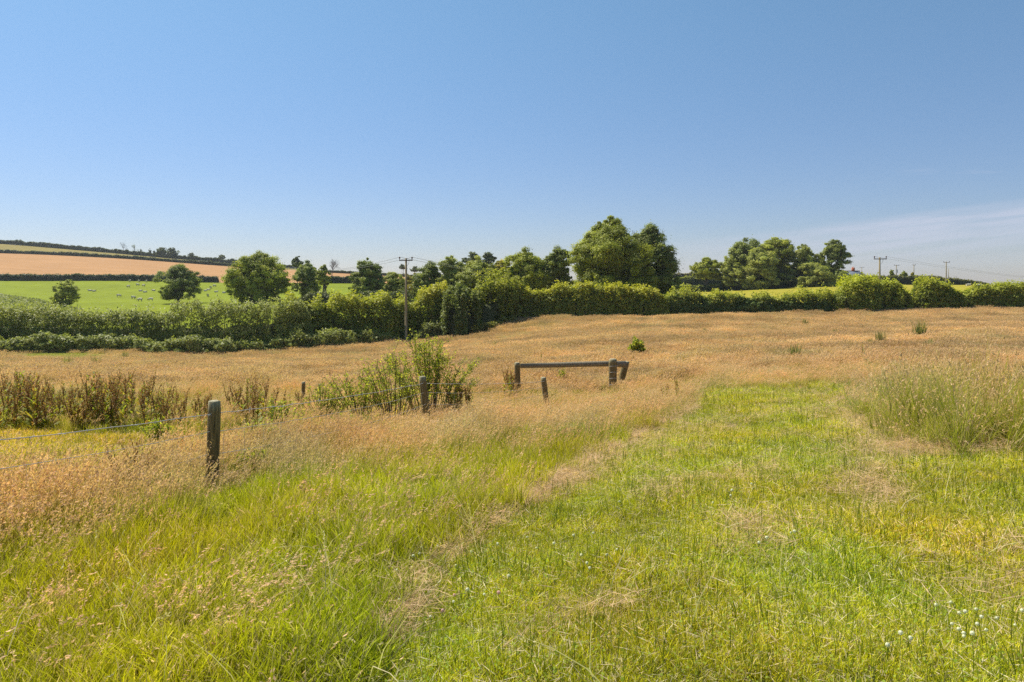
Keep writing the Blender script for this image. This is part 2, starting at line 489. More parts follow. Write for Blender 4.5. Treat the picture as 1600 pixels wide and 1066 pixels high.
def mk_brown(s):
    r = np.random.default_rng(300 + s); g = Geo()
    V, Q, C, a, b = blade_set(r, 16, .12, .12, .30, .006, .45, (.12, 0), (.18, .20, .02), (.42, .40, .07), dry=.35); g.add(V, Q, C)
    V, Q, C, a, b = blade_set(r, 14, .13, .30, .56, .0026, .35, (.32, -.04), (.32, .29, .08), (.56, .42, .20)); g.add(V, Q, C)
    V, Q, C = heads(r, a, b, .085, .0095, (.64, .415, .24), 7, .5); g.add(V, Q, C)
    return g
def mk_field(s):
    r = np.random.default_rng(400 + s); g = Geo()
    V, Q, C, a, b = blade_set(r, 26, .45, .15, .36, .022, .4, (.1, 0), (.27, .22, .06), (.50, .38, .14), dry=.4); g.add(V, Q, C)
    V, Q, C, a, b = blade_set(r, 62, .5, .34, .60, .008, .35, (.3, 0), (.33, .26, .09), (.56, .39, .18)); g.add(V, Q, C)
    V, Q, C = heads(r, a, b, .12, .027, (.585, .385, .215), 3, .5); g.add(V, Q, C)
    return g
def mk_tall(s):
    r = np.random.default_rng(500 + s); g = Geo()
    V, Q, C, a, b = blade_set(r, 34, .10, .25, .70, .006, .45, (-.05, 0), (.15, .17, .010), (.42, .42, .045), dry=.28); g.add(V, Q, C)
    V, Q, C, a, b = blade_set(r, 6, .10, .5, .85, .003, .35, (.1, 0), (.2, .22, .05), (.5, .38, .18)); g.add(V, Q, C)
    V, Q, C = heads(r, a, b, .09, .012, (.58, .40, .22), 5); g.add(V, Q, C)
    return g
def mk_hay(s):
    r = np.random.default_rng(600 + s); g = Geo()
    n = 46
    P = np.stack([r.normal(0, .11, n), r.normal(0, .11, n), r.uniform(.01, .07, n)], 1)
    nr = np.array([0, 0, 1.0]) + r.normal(size=(n, 3)) * .5
    V, Q = leaf_quads(P, nr, r.uniform(.03, .11, n), .022, r)
    g.add(V, Q, np.repeat(np.array((.70, .53, .33)) * r.uniform(.6, 1.2, n)[:, None], 4, 0))
    return g
LIB = {}
for nm, fn, k in (('lawn', mk_lawn, 8), ('verge', mk_verge, 8), ('brown', mk_brown, 8), ('field', mk_field, 6), ('tall', mk_tall, 6), ('hay', mk_hay, 6)):
    LIB[nm] = tuft_lib('tufts_' + nm, [fn(i) for i in range(k)])

def scatter(name, lib, P, rot, scl, tint, label, cat):
    coll, k = LIB[lib]; n = len(P)
    me = bpy.data.meshes.new(name)
    me.vertices.add(n); me.vertices.foreach_set('co', np.asarray(P, np.float32).ravel())
    def att(nm, ty, data, f='vector'):
        a = me.attributes.new(nm, ty, 'POINT'); a.data.foreach_set(f, np.ascontiguousarray(data).ravel())
    att('rot', 'FLOAT_VECTOR', rot.astype(np.float32)); att('scl', 'FLOAT_VECTOR', scl.astype(np.float32))
    att('idx', 'INT', rng.integers(0, k, n).astype(np.int32), 'value')
    c4 = np.ones((n, 4), np.float32); c4[:, :3] = tint; att('tint', 'FLOAT_COLOR', c4, 'color')
    o = obj(name, me)
    g = bpy.data.node_groups.new(name, 'GeometryNodeTree')
    g.interface.new_socket('Geometry', in_out='INPUT', socket_type='NodeSocketGeometry')
    g.interface.new_socket('Geometry', in_out='OUTPUT', socket_type='NodeSocketGeometry')
    gi = g.nodes.new('NodeGroupInput'); go = g.nodes.new('NodeGroupOutput')
    ip = g.nodes.new('GeometryNodeInstanceOnPoints'); ci = g.nodes.new('GeometryNodeCollectionInfo')
    ci.inputs['Collection'].default_value = coll; ci.inputs['Separate Children'].default_value = True
    ci.inputs['Reset Children'].default_value = True
    def na(nm, ty):
        a = g.nodes.new('GeometryNodeInputNamedAttribute'); a.data_type = ty; a.inputs['Name'].default_value = nm
        return [s for s in a.outputs if s.enabled and s.name == 'Attribute'][0]
    g.links.new(gi.outputs[0], ip.inputs['Points']); g.links.new(ci.outputs[0], ip.inputs['Instance'])
    ip.inputs['Pick Instance'].default_value = True
    g.links.new(na('idx', 'INT'), ip.inputs['Instance Index'])
    g.links.new(na('rot', 'FLOAT_VECTOR'), ip.inputs['Rotation'])
    g.links.new(na('scl', 'FLOAT_VECTOR'), ip.inputs['Scale'])
    g.links.new(ip.outputs[0], go.inputs[0])
    md = o.modifiers.new('scatter', 'NODES'); md.node_group = g
    tag(o, label, cat, kind='stuff')
    return o

def sample(y0, y1, rho, wfac=.86, wadd=2.3):
    """points in the view wedge with density rho(y) per square metre"""
    ys = np.linspace(y0, y1, 600); wgt = rho(ys) * 2 * (wfac * ys + wadd)
    cdf = np.concatenate([[0], np.cumsum((wgt[1:] + wgt[:-1]) / 2 * np.diff(ys))])
    n = int(cdf[-1])
    y = np.interp(rng.uniform(0, cdf[-1], n), cdf, ys)
    x = rng.uniform(-1, 1, n) * (wfac * y + wadd)
    return x, y, terr(x, y)
def tints(x, y, base=(1, 1, 1), amp=.16, hue=.12, seed=50):
    a = sines(x, y, 5, seed) + .7 * sines(x, y, 1.3, seed + 1)
    h = sines(x, y, 3.2, seed + 2)
    br = 1 + amp * .6 * a + rng.uniform(-amp, amp, len(x)) * .6
    t = np.stack([br * (1 + hue * h), br, br * (1 - .5 * hue * h)], 1)
    return np.clip(t * np.array(base), .1, 2)
def rots(n, spread=math.pi, tilt=.12):
    return np.stack([rng.normal(0, tilt, n), rng.normal(0, tilt, n), rng.uniform(-spread, spread, n)], 1)

def near_line(u, v, line, wd):
    best = np.full(u.shape, 1e9)
    for (a, b), (c, d) in zip(line[:-1], line[1:]):
        L2 = (c - a) ** 2 + (d - b) ** 2
        t = np.clip(((u - a) * (c - a) + (v - b) * (d - b)) / L2, 0, 1)
        best = np.minimum(best, np.hypot(u - a - t * (c - a), (v - b - t * (d - b)) * 1.6))
    return best < wd
HAYLINE = [(606,1010),(640,960),(660,915),(700,880),(760,830),(820,790),(850,772),(900,740),(950,708),(1000,684),(1050,655),(1092,640)]
# short grass
x, y, z = sample(1.9, 24, lambda y: 420 * np.minimum(1, (3.5 / y)) ** 1.35)
zn = zone(x, y, z); u, v = proj(x, y, z)
k = (zn < 2) & ~(near_line(u, v, HAYLINE, 9) & (v < 860) & (rng.uniform(0, 1, len(x)) < .8))
x, y, z, zn, u, v = [a[k] for a in (x, y, z, zn, u, v)]
s = (.8 + .045 * y) * rng.uniform(.7, 1.3, len(x)) * (1 + .3 * sines(x, y, 1.7, 71))
t = tints(x, y, hue=.07, amp=.22)
yel = np.clip(.4 + .5 * sines(x, y, .9, 77) + .35 * sines(x, y, 3.1, 78) + rng.normal(0, .25, len(x)), 0, 1)[:, None]
t = t * (1.08 + yel * np.array((.20, .06, .1)))
t = np.where((zn == 1)[:, None], t * np.array((1.25, 1.0, 1.3)), t)
scatter('lawn_grass', 'lawn', np.stack([x, y, z], 1), rots(len(x)), np.stack([s, s, s * np.where(zn == 1, 1.1, 1)], 1), t, 'short bright yellow green mown grass along the grassy track', 'grass')

# long grass on both sides: green verge near the camera, brown seeding grass farther
x, y, z = sample(1.9, 30, lambda y: 175 * np.minimum(1, (4.5 / y)) ** 1.25)
zn = zone(x, y, z); bn = brownness(x, y, z); u, v = proj(x, y, z)
k = (zn == 2) & ~(near_line(u, v, [(a - 4, b - 2) for a, b in HAYLINE], 9) & (v < 900) & (rng.uniform(0, 1, len(x)) < .8 * (sines(x, y, 1.7, 68) > -.25)))
x, y, z, bn, u, v = [a[k] for a in (x, y, z, bn, u, v)]
right = u > 1340 - 0.3 * (v - 600)
pick = rng.uniform(0, 1, len(x))
isb = (pick < np.maximum(bn * .93, .018 + .05 * (sines(x, y, 1.6, 66) > .45))) & ~(right & (v > 625) & (pick > .62))
istall = right & ~isb & (v > 618 + 40 * rng.uniform(0, 1, len(x)))
isv = ~isb & ~istall
lowleft = sstep(v, 800, 960)
hs = np.clip(.98 - .38 * lowleft + .28 * sines(x, y, 1.9, 61) - .42 * sstep(y, 11, 19) - .85 * np.exp(-((u - 345) / 46) ** 2 - ((v - 822) / 48) ** 2) - .35 * np.exp(-((u - 672) / 24) ** 2 - ((v - 690) / 20) ** 2) - .2 * sstep(u, 560, 700) * sstep(v, 700, 800) + .25 * (v > 735) * sstep(u, 460, 330) * (v < 850), .26, 1.5)
def place(nm, lib, m, hmul, label, base=(1, 1, 1), spread=math.pi, hue=.12, amp=.16):
    n = m.sum(); s = rng.uniform(.8, 1.25, n) * (.95 + .012 * y[m])
    sc = np.stack([s, s, s * hs[m] * hmul * (rng.uniform(.55, 1.25, n) if lib == 'tall' else 1)], 1)
    return scatter(nm, lib, np.stack([x[m], y[m], z[m]], 1), rots(n, spread, .26 if lib == 'tall' else .14), sc, tints(x[m], y[m], base, amp, hue), label, 'grass')
place('verge_grass', 'verge', isv, 1.0, 'long green and yellow uncut grass beside the mown track', base=(1.0, .96, .9), hue=.12, amp=.34)
place('seeding_grass', 'brown', isb, 1.0, 'long brown seeding grass leaning along the wire fence', spread=.45)
edge = np.minimum.reduce([zone(x - a, y - b, z) for a, b in ((.55, 0), (.4, .6), (-.3, .55), (0, 1.0))]) < 2
hs = np.where(istall & edge, hs * rng.uniform(.3, 1.0, len(x)), hs)
place('tall_grass', 'tall', istall, 1.12, 'tall green grass clump edging the track on the far side')

# the wide brown meadow
x, y, z = sample(26, 101, lambda y: 16 * (30 / y) ** 1.25, .84, 2)
u, v = proj(x, y, z)
k = (y < hed_d(u) - 1.0)
x, y, z, u, v = [a[k] for a in (x, y, z, u, v)]
s = rng.uniform(.75, 1.15, len(x)) * (.75 + .006 * y)
t = np.array((.97, .97, .97)) * tints(x, y, hue=.06, amp=.16) * (1 + .2 * sines(x * .5, y, 13, 84) + .16 * sines(x * .4, y, 5, 85) + rng.normal(0, .05, len(x)))[:, None]
g = np.clip(sines(x, y, 11, 81) * .6 + sines(x, y, 4, 82) * .4 - .1, 0, 1)[:, None]
t = t * (1 - g * np.array((.18, .04, .12)))
gk = np.exp(-((u - 90) / 110) ** 2 - ((v - 559) / 9) ** 2)[:, None] > rng.uniform(.1, .8, len(x))[:, None]
t = np.where(gk, np.array((.62, .92, .3)), t)
hz = np.where(gk[:, 0], .35, 1.0) * (1 + .3 * sines(x, y, 7, 83) + .2 * sines(x, y, 2.5, 86)) * rng.uniform(.7, 1.3, len(x))
scatter('meadow_grass', 'field', np.stack([x, y, z], 1), rots(len(x), .5, .06), np.stack([s, s, s * hz * .62], 1), t, 'wide field of dry golden brown seeding grass below the hedges', 'grass')

# cut hay lying on the edges of the track
pts = []
HCOUNT = [14, 8, 8, 12, 22, 26, 42, 48, 46, 40, 24]
for (a, b), (c, d), nn in zip(HAYLINE[:-1], HAYLINE[1:], HCOUNT):
    for i in range(nn):
        tt = rng.beta(.7, .7) if nn < 40 else rng.uniform()
        pts.append((a + (c - a) * tt + rng.normal(0, 4), b + (d - b) * tt + rng.normal(0, 2.5), 1))
for (cu, cv, su, sv, n) in ((860,775,26,9,90),(940,722,38,12,120),(1040,660,30,8,90),(1350,655,26,22,230),(1400,705,36,14,150),(1520,708,50,6,170),(612,985,5,14,12),(640,925,14,7,14),
                            (1180,745,20,10,25),(1130,665,40,8,50),(1060,770,16,10,30),(1100,690,40,16,60),(930,970,34,8,16),(1165,830,16,8,18),(1360,770,16,20,70),(1300,640,30,12,60),(1210,618,60,4,60),(790,775,8,18,30),(1560,900,30,30,30),(1180,850,30,14,20)):
    for i in range(int(n * .75)):
        du = rng.normal(0, su) * 1.7; pts.append((cu + du, cv - .3 * du * (cv > 640) * (cu < 1300) + rng.normal(0, sv), 0))
px = np.array([hit(a, b)[:3] for a, b, c in pts])
n = len(px)
sc = (.75 + .03 * px[:, 1]) * rng.uniform(.7, 1.2, n)
pk = sines(px[:, 0], px[:, 1], 3, 91)[:, None]
scatter('cut_hay', 'hay', px + np.array((0, 0, .035)), rots(n, math.pi, .2), np.stack([sc] * 3, 1), np.array((1.0, .93, .9)) * (1 + .12 * pk), 'dry straw and cut hay lying along the edges of the mown track', 'hay')
# single pale stalks across the near grass
def mk_stalk(s):
    r = np.random.default_rng(650 + s); g = Geo()
    V, Q, C, a, b = blade_set(r, 2, .05, .22, .42, .004, .9, (.4 - .3 * (s % 3), 0), (.5, .46, .26), (.66, .56, .34)); g.add(V, Q, C)
    V, Q, C = heads(r, a, b, .07, .005, (.62, .54, .32), 7); g.add(V, Q, C)
    return g
LIB['stalk'] = tuft_lib('tufts_stalk', [mk_stalk(i) for i in range(6)])
x, y, z = sample(2.2, 12, lambda y: 5 * np.minimum(1, 5 / y))
zz_ = zone(x, y, z); k = (zz_ == 2) | (rng.uniform(0, 1, len(x)) < .3); x, y, z = x[k], y[k], z[k]
n = len(x); sc = rng.uniform(.7, 1.2, n)
scatter('dry_stalks', 'stalk', np.stack([x, y, z], 1), rots(n, math.pi, .35), np.stack([sc] * 3, 1), np.ones((n, 3)), 'scattered dry pale stalks standing and bent over in the near grass', 'grass')

# ------------------------------------------------------------------ trees
OAK = [(.22, .25, .03), (.34, .36, .045), (.46, .46, .06)]
DARK = [(.17, .205, .055), (.24, .275, .062), (.34, .36, .075)]
YEL = [(.28, .27, .025), (.42, .37, .035), (.48, .38, .04)]
ASH = [(.24, .26, .055), (.35, .37, .075), (.45, .45, .10)]
FARP = [(.13, .155, .075), (.165, .185, .08), (.22, .23, .10)]

def crown_geo(r, C, R, leaf, n_leaf, pal, nclump=160, flat=-.55, spread=1.0, gap=.0):
    C = np.array(C); R = np.array(R)
    n_leaf = int(n_leaf * 4.2); nclump = int(nclump * 2.6); leaf *= .68
    K = 40
    a_ = r.uniform(0, 2 * math.pi, K); zz = np.concatenate([np.linspace(-1, 1, 20), r.uniform(-1, 1, K - 20)])
    prof = np.where(zz > 0, np.sqrt(np.clip(1 - zz ** 2, 0, 1)), (1 - np.abs(zz) ** 4 * (.75 if flat < -.8 else .95)) ** .5)
    rr_ = prof * r.uniform(0, 1, K) ** .5 * .78
    lc = C + np.stack([np.cos(a_) * rr_, np.sin(a_) * rr_, zz * .78], 1) * R
    lr = r.uniform(.19, .33, (K, 1)) * R
    lb = r.uniform(.85, 1.15, K)
    # clumps on the lobes
    li = r.integers(0, K, nclump)
    d = r.normal(size=(nclump, 3)); d /= np.linalg.norm(d, axis=1, keepdims=True)
    cc = lc[li] + d * lr[li] * r.uniform(.75, 1.12, (nclump, 1))
    floor = C[2] - R[2] * (-flat)
    low = cc[:, 2] < floor
    cc[low, 2] = floor + r.uniform(0, .25, low.sum()) * R[2]
    cr = R.mean() * r.uniform(.05, .16, nclump) * spread
    cb = lb[li] * r.uniform(.8, 1.2, nclump); ch = r.uniform(0, 1, nclump)
    ci = r.integers(0, nclump, n_leaf)
    d2 = r.normal(size=(n_leaf, 3)); d2 /= np.linalg.norm(d2, axis=1, keepdims=True)
    cs = r.uniform(.75, 1.5, (nclump, 3)) * np.array([1.1, 1.1, .7])
    P = cc[ci] + d2 * (cr[ci] * (r.uniform(.15, 1, n_leaf) ** .6 + (r.uniform(0, 1, n_leaf) < .12) * r.uniform(0, .9, n_leaf)))[:, None] * cs[ci]
    nr = d2 * .8 + (P - C) / R * .5 + np.array([0, 0, .5]) + r.normal(size=(n_leaf, 3)) * .55
    V, Q = leaf_quads(P, nr, leaf * r.uniform(.7, 1.3, n_leaf), .62, r)
    pal = np.array(pal); h = np.clip(ch[ci] + r.normal(0, .18, n_leaf), 0, 1) * (len(pal) - 1)
    i0 = np.floor(h).astype(int); i1 = np.minimum(i0 + 1, len(pal) - 1); f = (h - i0)[:, None]
    c = (pal[i0] * (1 - f) + pal[i1] * f) * (cb[ci] * r.uniform(.85, 1.15, n_leaf))[:, None]
    return V, Q, np.repeat(c, 4, 0), lc

def trunk_geo(r, base, C, R, lobes, rad, lean=0.0):
    g = Geo(); bc = np.array((.10, .085, .065))
    base = np.array(base, float); top = np.array(C, float)
    mid = base * .5 + top * .5 + np.array([r.normal(0, .03) * R[0] + lean, 0, 0])
    P = [base - np.array([0, 0, .3]), base * .75 + mid * .25, mid, top]
    V, Q = tube(P, [rad * 1.35, rad, rad * .75, rad * .4], 8); g.add(V, Q, bc)
    for l in lobes[:11]:
        t = r.uniform(.25, .8); s = np.array(mid) * (1 - t) + top * t if t > .4 else base * .3 + mid * .7
        m = (s + l) / 2 + r.normal(size=3) * R.mean() * .06
        V, Q = tube([s, m, l, l + (l - s) * .25], [rad * .38, rad * .25, rad * .12, rad * .04], 5, False); g.add(V, Q, bc)
    return g

def tree(name, label, u, d, vtop, wpx, vbot=None, pal=OAK, n=9000, leaf=.2, seed=0, group=None, clumps=150, flat=-.55, trunk=True, rad=None, lean=0, spread=1.0, dy=1.0, sink=0.0, R_z=None):
    """crown top row vtop, crown width wpx, crown bottom row vbot (photo pixels) at depth d"""
    r = np.random.default_rng(900 + seed)
    if flat <= -.9 and d < 205: wpx *= 1.26; vbot = (vbot or 465) + 9; n = int(n * 1.15)
    x, y, zb = at(u, d); zt = zrow(vtop, d); H = zt - zb; Wd = wpx / F * d
    zc0 = zrow(vbot, d) if vbot else zb + H * .2
    Rz = (zt - zc0) / 2 / .93; cz = zc0 + (zt - zc0) * .5
    R = np.array([Wd / 2 * .98, Wd / 2 * .95 * dy, Rz])
    root = empty(name, (x, y, zb))
    tag(root, label, 'tree', group)
    C = np.array([lean, 0, cz - zb])
    V, Q, c, lobes = crown_geo(r, C, R, leaf, n, pal, clumps, flat, spread)
    obj('crown', mesh_data('crown', V, Q, M_LEAF, c), root)
    if trunk:
        g = trunk_geo(r, (0, 0, 0), C, R, lobes, rad or max(.10, Wd * .035), lean * .4)
        obj('trunk', g.mesh('trunk', M_BARK, True), root)
    return root

def bare_tree(name, label, u, d, vtop, wpx, seed, depth=5, rad=.22, leafy=0):
    r = np.random.default_rng(seed); x, y, zb = at(u, d); H = zrow(vtop, d) - zb; W = wpx / F * d
    g = Geo(); bc = np.array((.12, .10, .085)); tips = []
    def rec(p, dr, ln, rd, k):
        q_ = p + dr * ln * .5 + r.normal(size=3) * ln * .05; e = p + dr * ln
        V, Q = tube([p, q_, e], [rd, rd * .8, rd * .6], 5, False); g.add(V, Q, bc)
        if k == 0: tips.append(e); return
        for i in range(3 if k > 1 else 2):
            nd = dr + r.normal(size=3) * .55 + np.array([0, 0, .12]); nd /= np.linalg.norm(nd)
            rec(e if i < 2 else q_, nd, ln * r.uniform(.6, .85), rd * .6, k - 1)
    rec(np.array([0, 0, -.3]), np.array([0, 0, 1.0]), 1.0, .10, depth)
    V = np.concatenate(g.V); V[:, 2] -= V[:, 2].min()
    s = H / V[:, 2].max(); sx = W / (np.ptp(V[:, 0]) + 1e-6)
    V = V * np.array([sx, sx, s])
    root = empty(name, (x, y, zb)); tag(root, label, 'tree')
    obj('trunk', mesh_data('trunk', V - np.array([0, 0, .2]), np.concatenate(g.Q), M_BARK, np.concatenate(g.C)), root)
    if leafy:
        T = np.array(tips); T[:, 2] += .3; T = T * np.array([sx, sx, s])
        i = r.integers(0, len(T), leafy); P = T[i] + r.normal(size=(leafy, 3)) * .35
        V, Q = leaf_quads(P, r.normal(size=(leafy, 3)), .22, .6, r)
        obj('crown', mesh_data('crown', V, Q, M_LEAF, np.repeat(np.array(FARP)[r.integers(0, 3, leafy)], 4, 0)), root)
    return root

# far ridge on the left
bare_tree('dead_tree', 'bare dead tree on the skyline of the far hill', 193, 558, 377, 14, 1, 5)
bare_tree('sparse_tree', 'thin sparse tree just beside the bare dead tree on the far hill skyline', 211, 558, 383, 11, 2, 4, leafy=260)
RG = 'trees and bushes along the far hill skyline'
tree('small_tree', 'very small narrow tree on the far skyline next to the sparse tree', 220.5, 557, 389, 4.5, 397, FARP, 300, .3, 1, RG, 20)
tree('small_tree', 'small dark bushy tree on the far skyline left of the round bush pair', 234, 555, 389, 7, 399, FARP, 500, .35, 2, RG, 30)
tree('small_tree', 'tiny low tree touching the left side of the round skyline bushes', 241, 555, 392, 5, 400, FARP, 400, .35, 3, RG, 30)
tree('round_tree', 'rounded dark green tree, left half of the pair on the far skyline', 252, 553, 387, 21, 400, FARP, 2600, .38, 4, RG, 90, flat=-.9)
tree('round_tree', 'rounded dark tree, right half of the pair on the far skyline', 268.5, 551, 388, 22, 402, FARP, 2600, .38, 5, RG, 90, flat=-.9)
tree('windswept_tree', 'small gnarled windswept tree on the skyline hedge between the round pair and the umbrella tree', 301, 553, 395, 12, 403, FARP, 900, .33, 6, RG, 40, lean=-.8)
tree('umbrella_tree', 'small umbrella shaped tree on the skyline hedge nearest the big oak', 345.5, 552, 398.5, 16, 406, FARP, 1300, .33, 7, RG, 50)
bare_tree('dead_tree', 'bare round headed dead tree above the brown field left of the power pole', 519, 330, 402, 20, 5, 6, .2)
for i, (u_, vt, w_, lb) in enumerate(((630, 413, 14, 'small flat topped tree on the skyline directly behind the power pole'), (648, 417, 17, 'small flat topped tree on the skyline just right of the power pole'))):
    tree('umbrella_tree', lb, u_, 330, vt, w_, vt + 9, FARP, 1400, .28, 20 + i, 'small flat topped skyline trees by the power pole', 60)

# pasture trees
tree('small_tree', 'small greyish tree with a curved trunk standing alone in the green pasture', 105, 126, 440, 47, 480, ASH, 6500, .12, 30, None, 110, rad=.16, lean=-.2, flat=-.7)
tree('oak_tree', 'dark round oak in the green pasture between the lone small tree and the big oak', 279, 150, 417, 74, 473, DARK, 15000, .19, 31, None, 170, rad=.35, flat=-.7)
tree('oak_tree', 'big spreading sunlit oak with a broad low crown at the pasture edge', 405, 140, 402, 108, 476, OAK, 34000, .2, 32, None, 260, rad=.45, flat=-.8)
tree('small_tree', 'small grey round tree top showing above the dark tree right of the big oak', 465, 210, 401, 20, 420, FARP, 2600, .24, 33, None, 60)
tree('broad_tree', 'dark blue green tree right beside the big oak', 479, 150, 411, 40, 458, DARK, 12000, .19, 34, None, 130, flat=-.9)
tree('slender_tree', 'slender tree with an ivy covered trunk left of the gap with green field', 507, 140, 416, 27, 452, ASH, 5200, .17, 35, None, 70, rad=.45)
tree('oak_tree', 'dark broad oak between the green field gap and the power pole', 574, 135, 410, 60, 472, DARK, 20000, .19, 36, None, 170, flat=-.85, rad=.35)
tree('hedgerow_tree', 'pale green bushy tree just left of the power pole behind the hedge', 613, 138, 427, 42, 470, ASH, 9000, .18, 37, None, 110, flat=-.95)
tree('yellow_shrub_tree', 'yellowing small tree seen just right of the power pole', 645, 150, 429, 36, 466, [(.26, .22, .03), (.34, .28, .03), (.3, .27, .04)], 6000, .19, 38, None, 90, flat=-.95)
tree('hedgerow_tree', 'dark pointed tree behind the hedge right of the power pole', 672, 128, 416, 48, 468, DARK, 13000, .18, 39, None, 130, flat=-.95)
tree('hedgerow_tree', 'pale leafy ash with a ragged top left of the twin far round trees', 703, 126, 407, 48, 462, ASH, 13000, .18, 40, None, 120, flat=-.95, spread=1.2)
tree('far_round_tree', 'distant dark round tree, left of the twin pair above the hedgerow', 737, 215, 396, 32, 426, FARP, 5000, .28, 41, 'twin distant round trees', 110, flat=-.9)
tree('far_round_tree', 'distant dark round tree, right of the twin pair above the hedgerow', 763, 213, 395, 27, 426, FARP, 4600, .28, 42, 'twin distant round trees', 100, flat=-.9)
tree('hedgerow_tree', 'light green hedgerow tree in front of the twin distant trees', 746, 124, 405, 62, 460, ASH, 15000, .18, 43, None, 140, flat=-.95)
tree('hedgerow_tree', 'yellow orange tinted tree between the twin trees and the large oak', 783, 126, 411, 36, 458, YEL, 9000, .18, 44, None, 100, flat=-.95)
tree('oak_tree', 'broad sunlit oak with a dappled crown left of the dark sycamore', 822, 120, 394, 74, 462, OAK, 26000, .18, 45, None, 200, flat=-.9)
tree('broad_tree', 'dark blue green sycamore with thin gaps, left of the tallest tree', 872, 118, 391, 56, 455, DARK, 13000, .18, 46, None, 130, flat=-.8)
tree('tall_tree', 'tallest tree of all, leafy and olive green with a ragged peak', 952, 112, 363, 118, 470, OAK, 60000, .185, 47, None, 380, flat=-.97, rad=.5, spread=.95)
tree('leafy_top_tree', 'upright leafy tree top rising behind the tallest olive tree', 955, 114, 342, 62, 420, OAK, 17000, .185, 48, None, 150, flat=-.97)
tree('dark_tree', 'large dark tree with bare twigs at its top, right of the tallest tree', 1017, 118, 359, 66, 465, DARK, 26000, .19, 49, None, 200, flat=-.97, spread=1.05)
tree('dark_tree', 'lower drooping dark tree at the right foot of the twiggy topped tree', 1037, 116, 410, 42, 470, DARK, 12000, .19, 50, None, 110, flat=-.97)
tree('open_tree', 'small open crowned tree with visible branches at the left end of the right wood', 1104, 192, 405, 50, 440, OAK, 9000, .24, 51, None, 150, rad=.4, flat=-.6)
tree('wood_tree', 'medium tree between the small open crowned tree and the tall dome shaped trees', 1140, 190, 402, 38, 448, ASH, 9000, .26, 52, None, 110, flat=-.97)
tree('wood_tree', 'tall dark dome shaped tree, highest on the left of the right wood', 1168, 196, 375, 60, 446, DARK, 17000, .28, 53, None, 150, flat=-.97)
tree('wood_tree', 'broad olive dome shaped tree in the middle of the right wood', 1208, 198, 377, 74, 446, OAK, 22000, .28, 54, None, 180, flat=-.97)
tree('wood_tree', 'pale round tree in front of the domed trees of the right wood', 1186, 186, 392, 56, 447, ASH, 15000, .26, 55, None, 140, flat=-.97)
tree('wood_tree', 'light green tree with a spiky top in the right wood', 1258, 194, 385, 50, 447, ASH, 14000, .27, 56, None, 130, flat=-.97)
tree('wood_tree', 'low bushy tree at the foot of the spiky topped one', 1272, 186, 412, 56, 448, ASH, 12000, .26, 57, None, 120, flat=-.97)
tree('wood_tree', 'dark tall tree at the right end of the wood with sky through its edge', 1299, 195, 378, 42, 432, DARK, 12000, .27, 58, None, 110, flat=-.95)
tree('wood_tree', 'low dark bushy tree below the right end of the wood beside the cottage', 1312, 188, 424, 40, 448, DARK, 7000, .26, 59, None, 80, flat=-.97)
r_ = np.random.default_rng(5)
# bare twigs over the dark tree's head
g = Geo()
x0, y0, z0 = at(1017, 118)
for i in range(26):
    a = r_.uniform(-1, 1); b = np.array([a * 2.6, r_.uniform(-1, 1), zrow(366, 118) - z0 - abs(a) * .9])
    e = b + np.array([a * .5 + r_.normal(0, .25), r_.normal(0, .3), r_.uniform(.8, 1.6)])
    V, Q = tube([b, (b + e) / 2 + r_.normal(size=3) * .08, e], [.035, .025, .015], 4, False); g.add(V, Q, np.array((.14, .11, .09)))
dark_root = [o for o in bpy.data.objects if o.name.startswith('dark_tree')][0]
obj('bare_twigs', g.mesh('bare_twigs', M_BARK), dark_root)

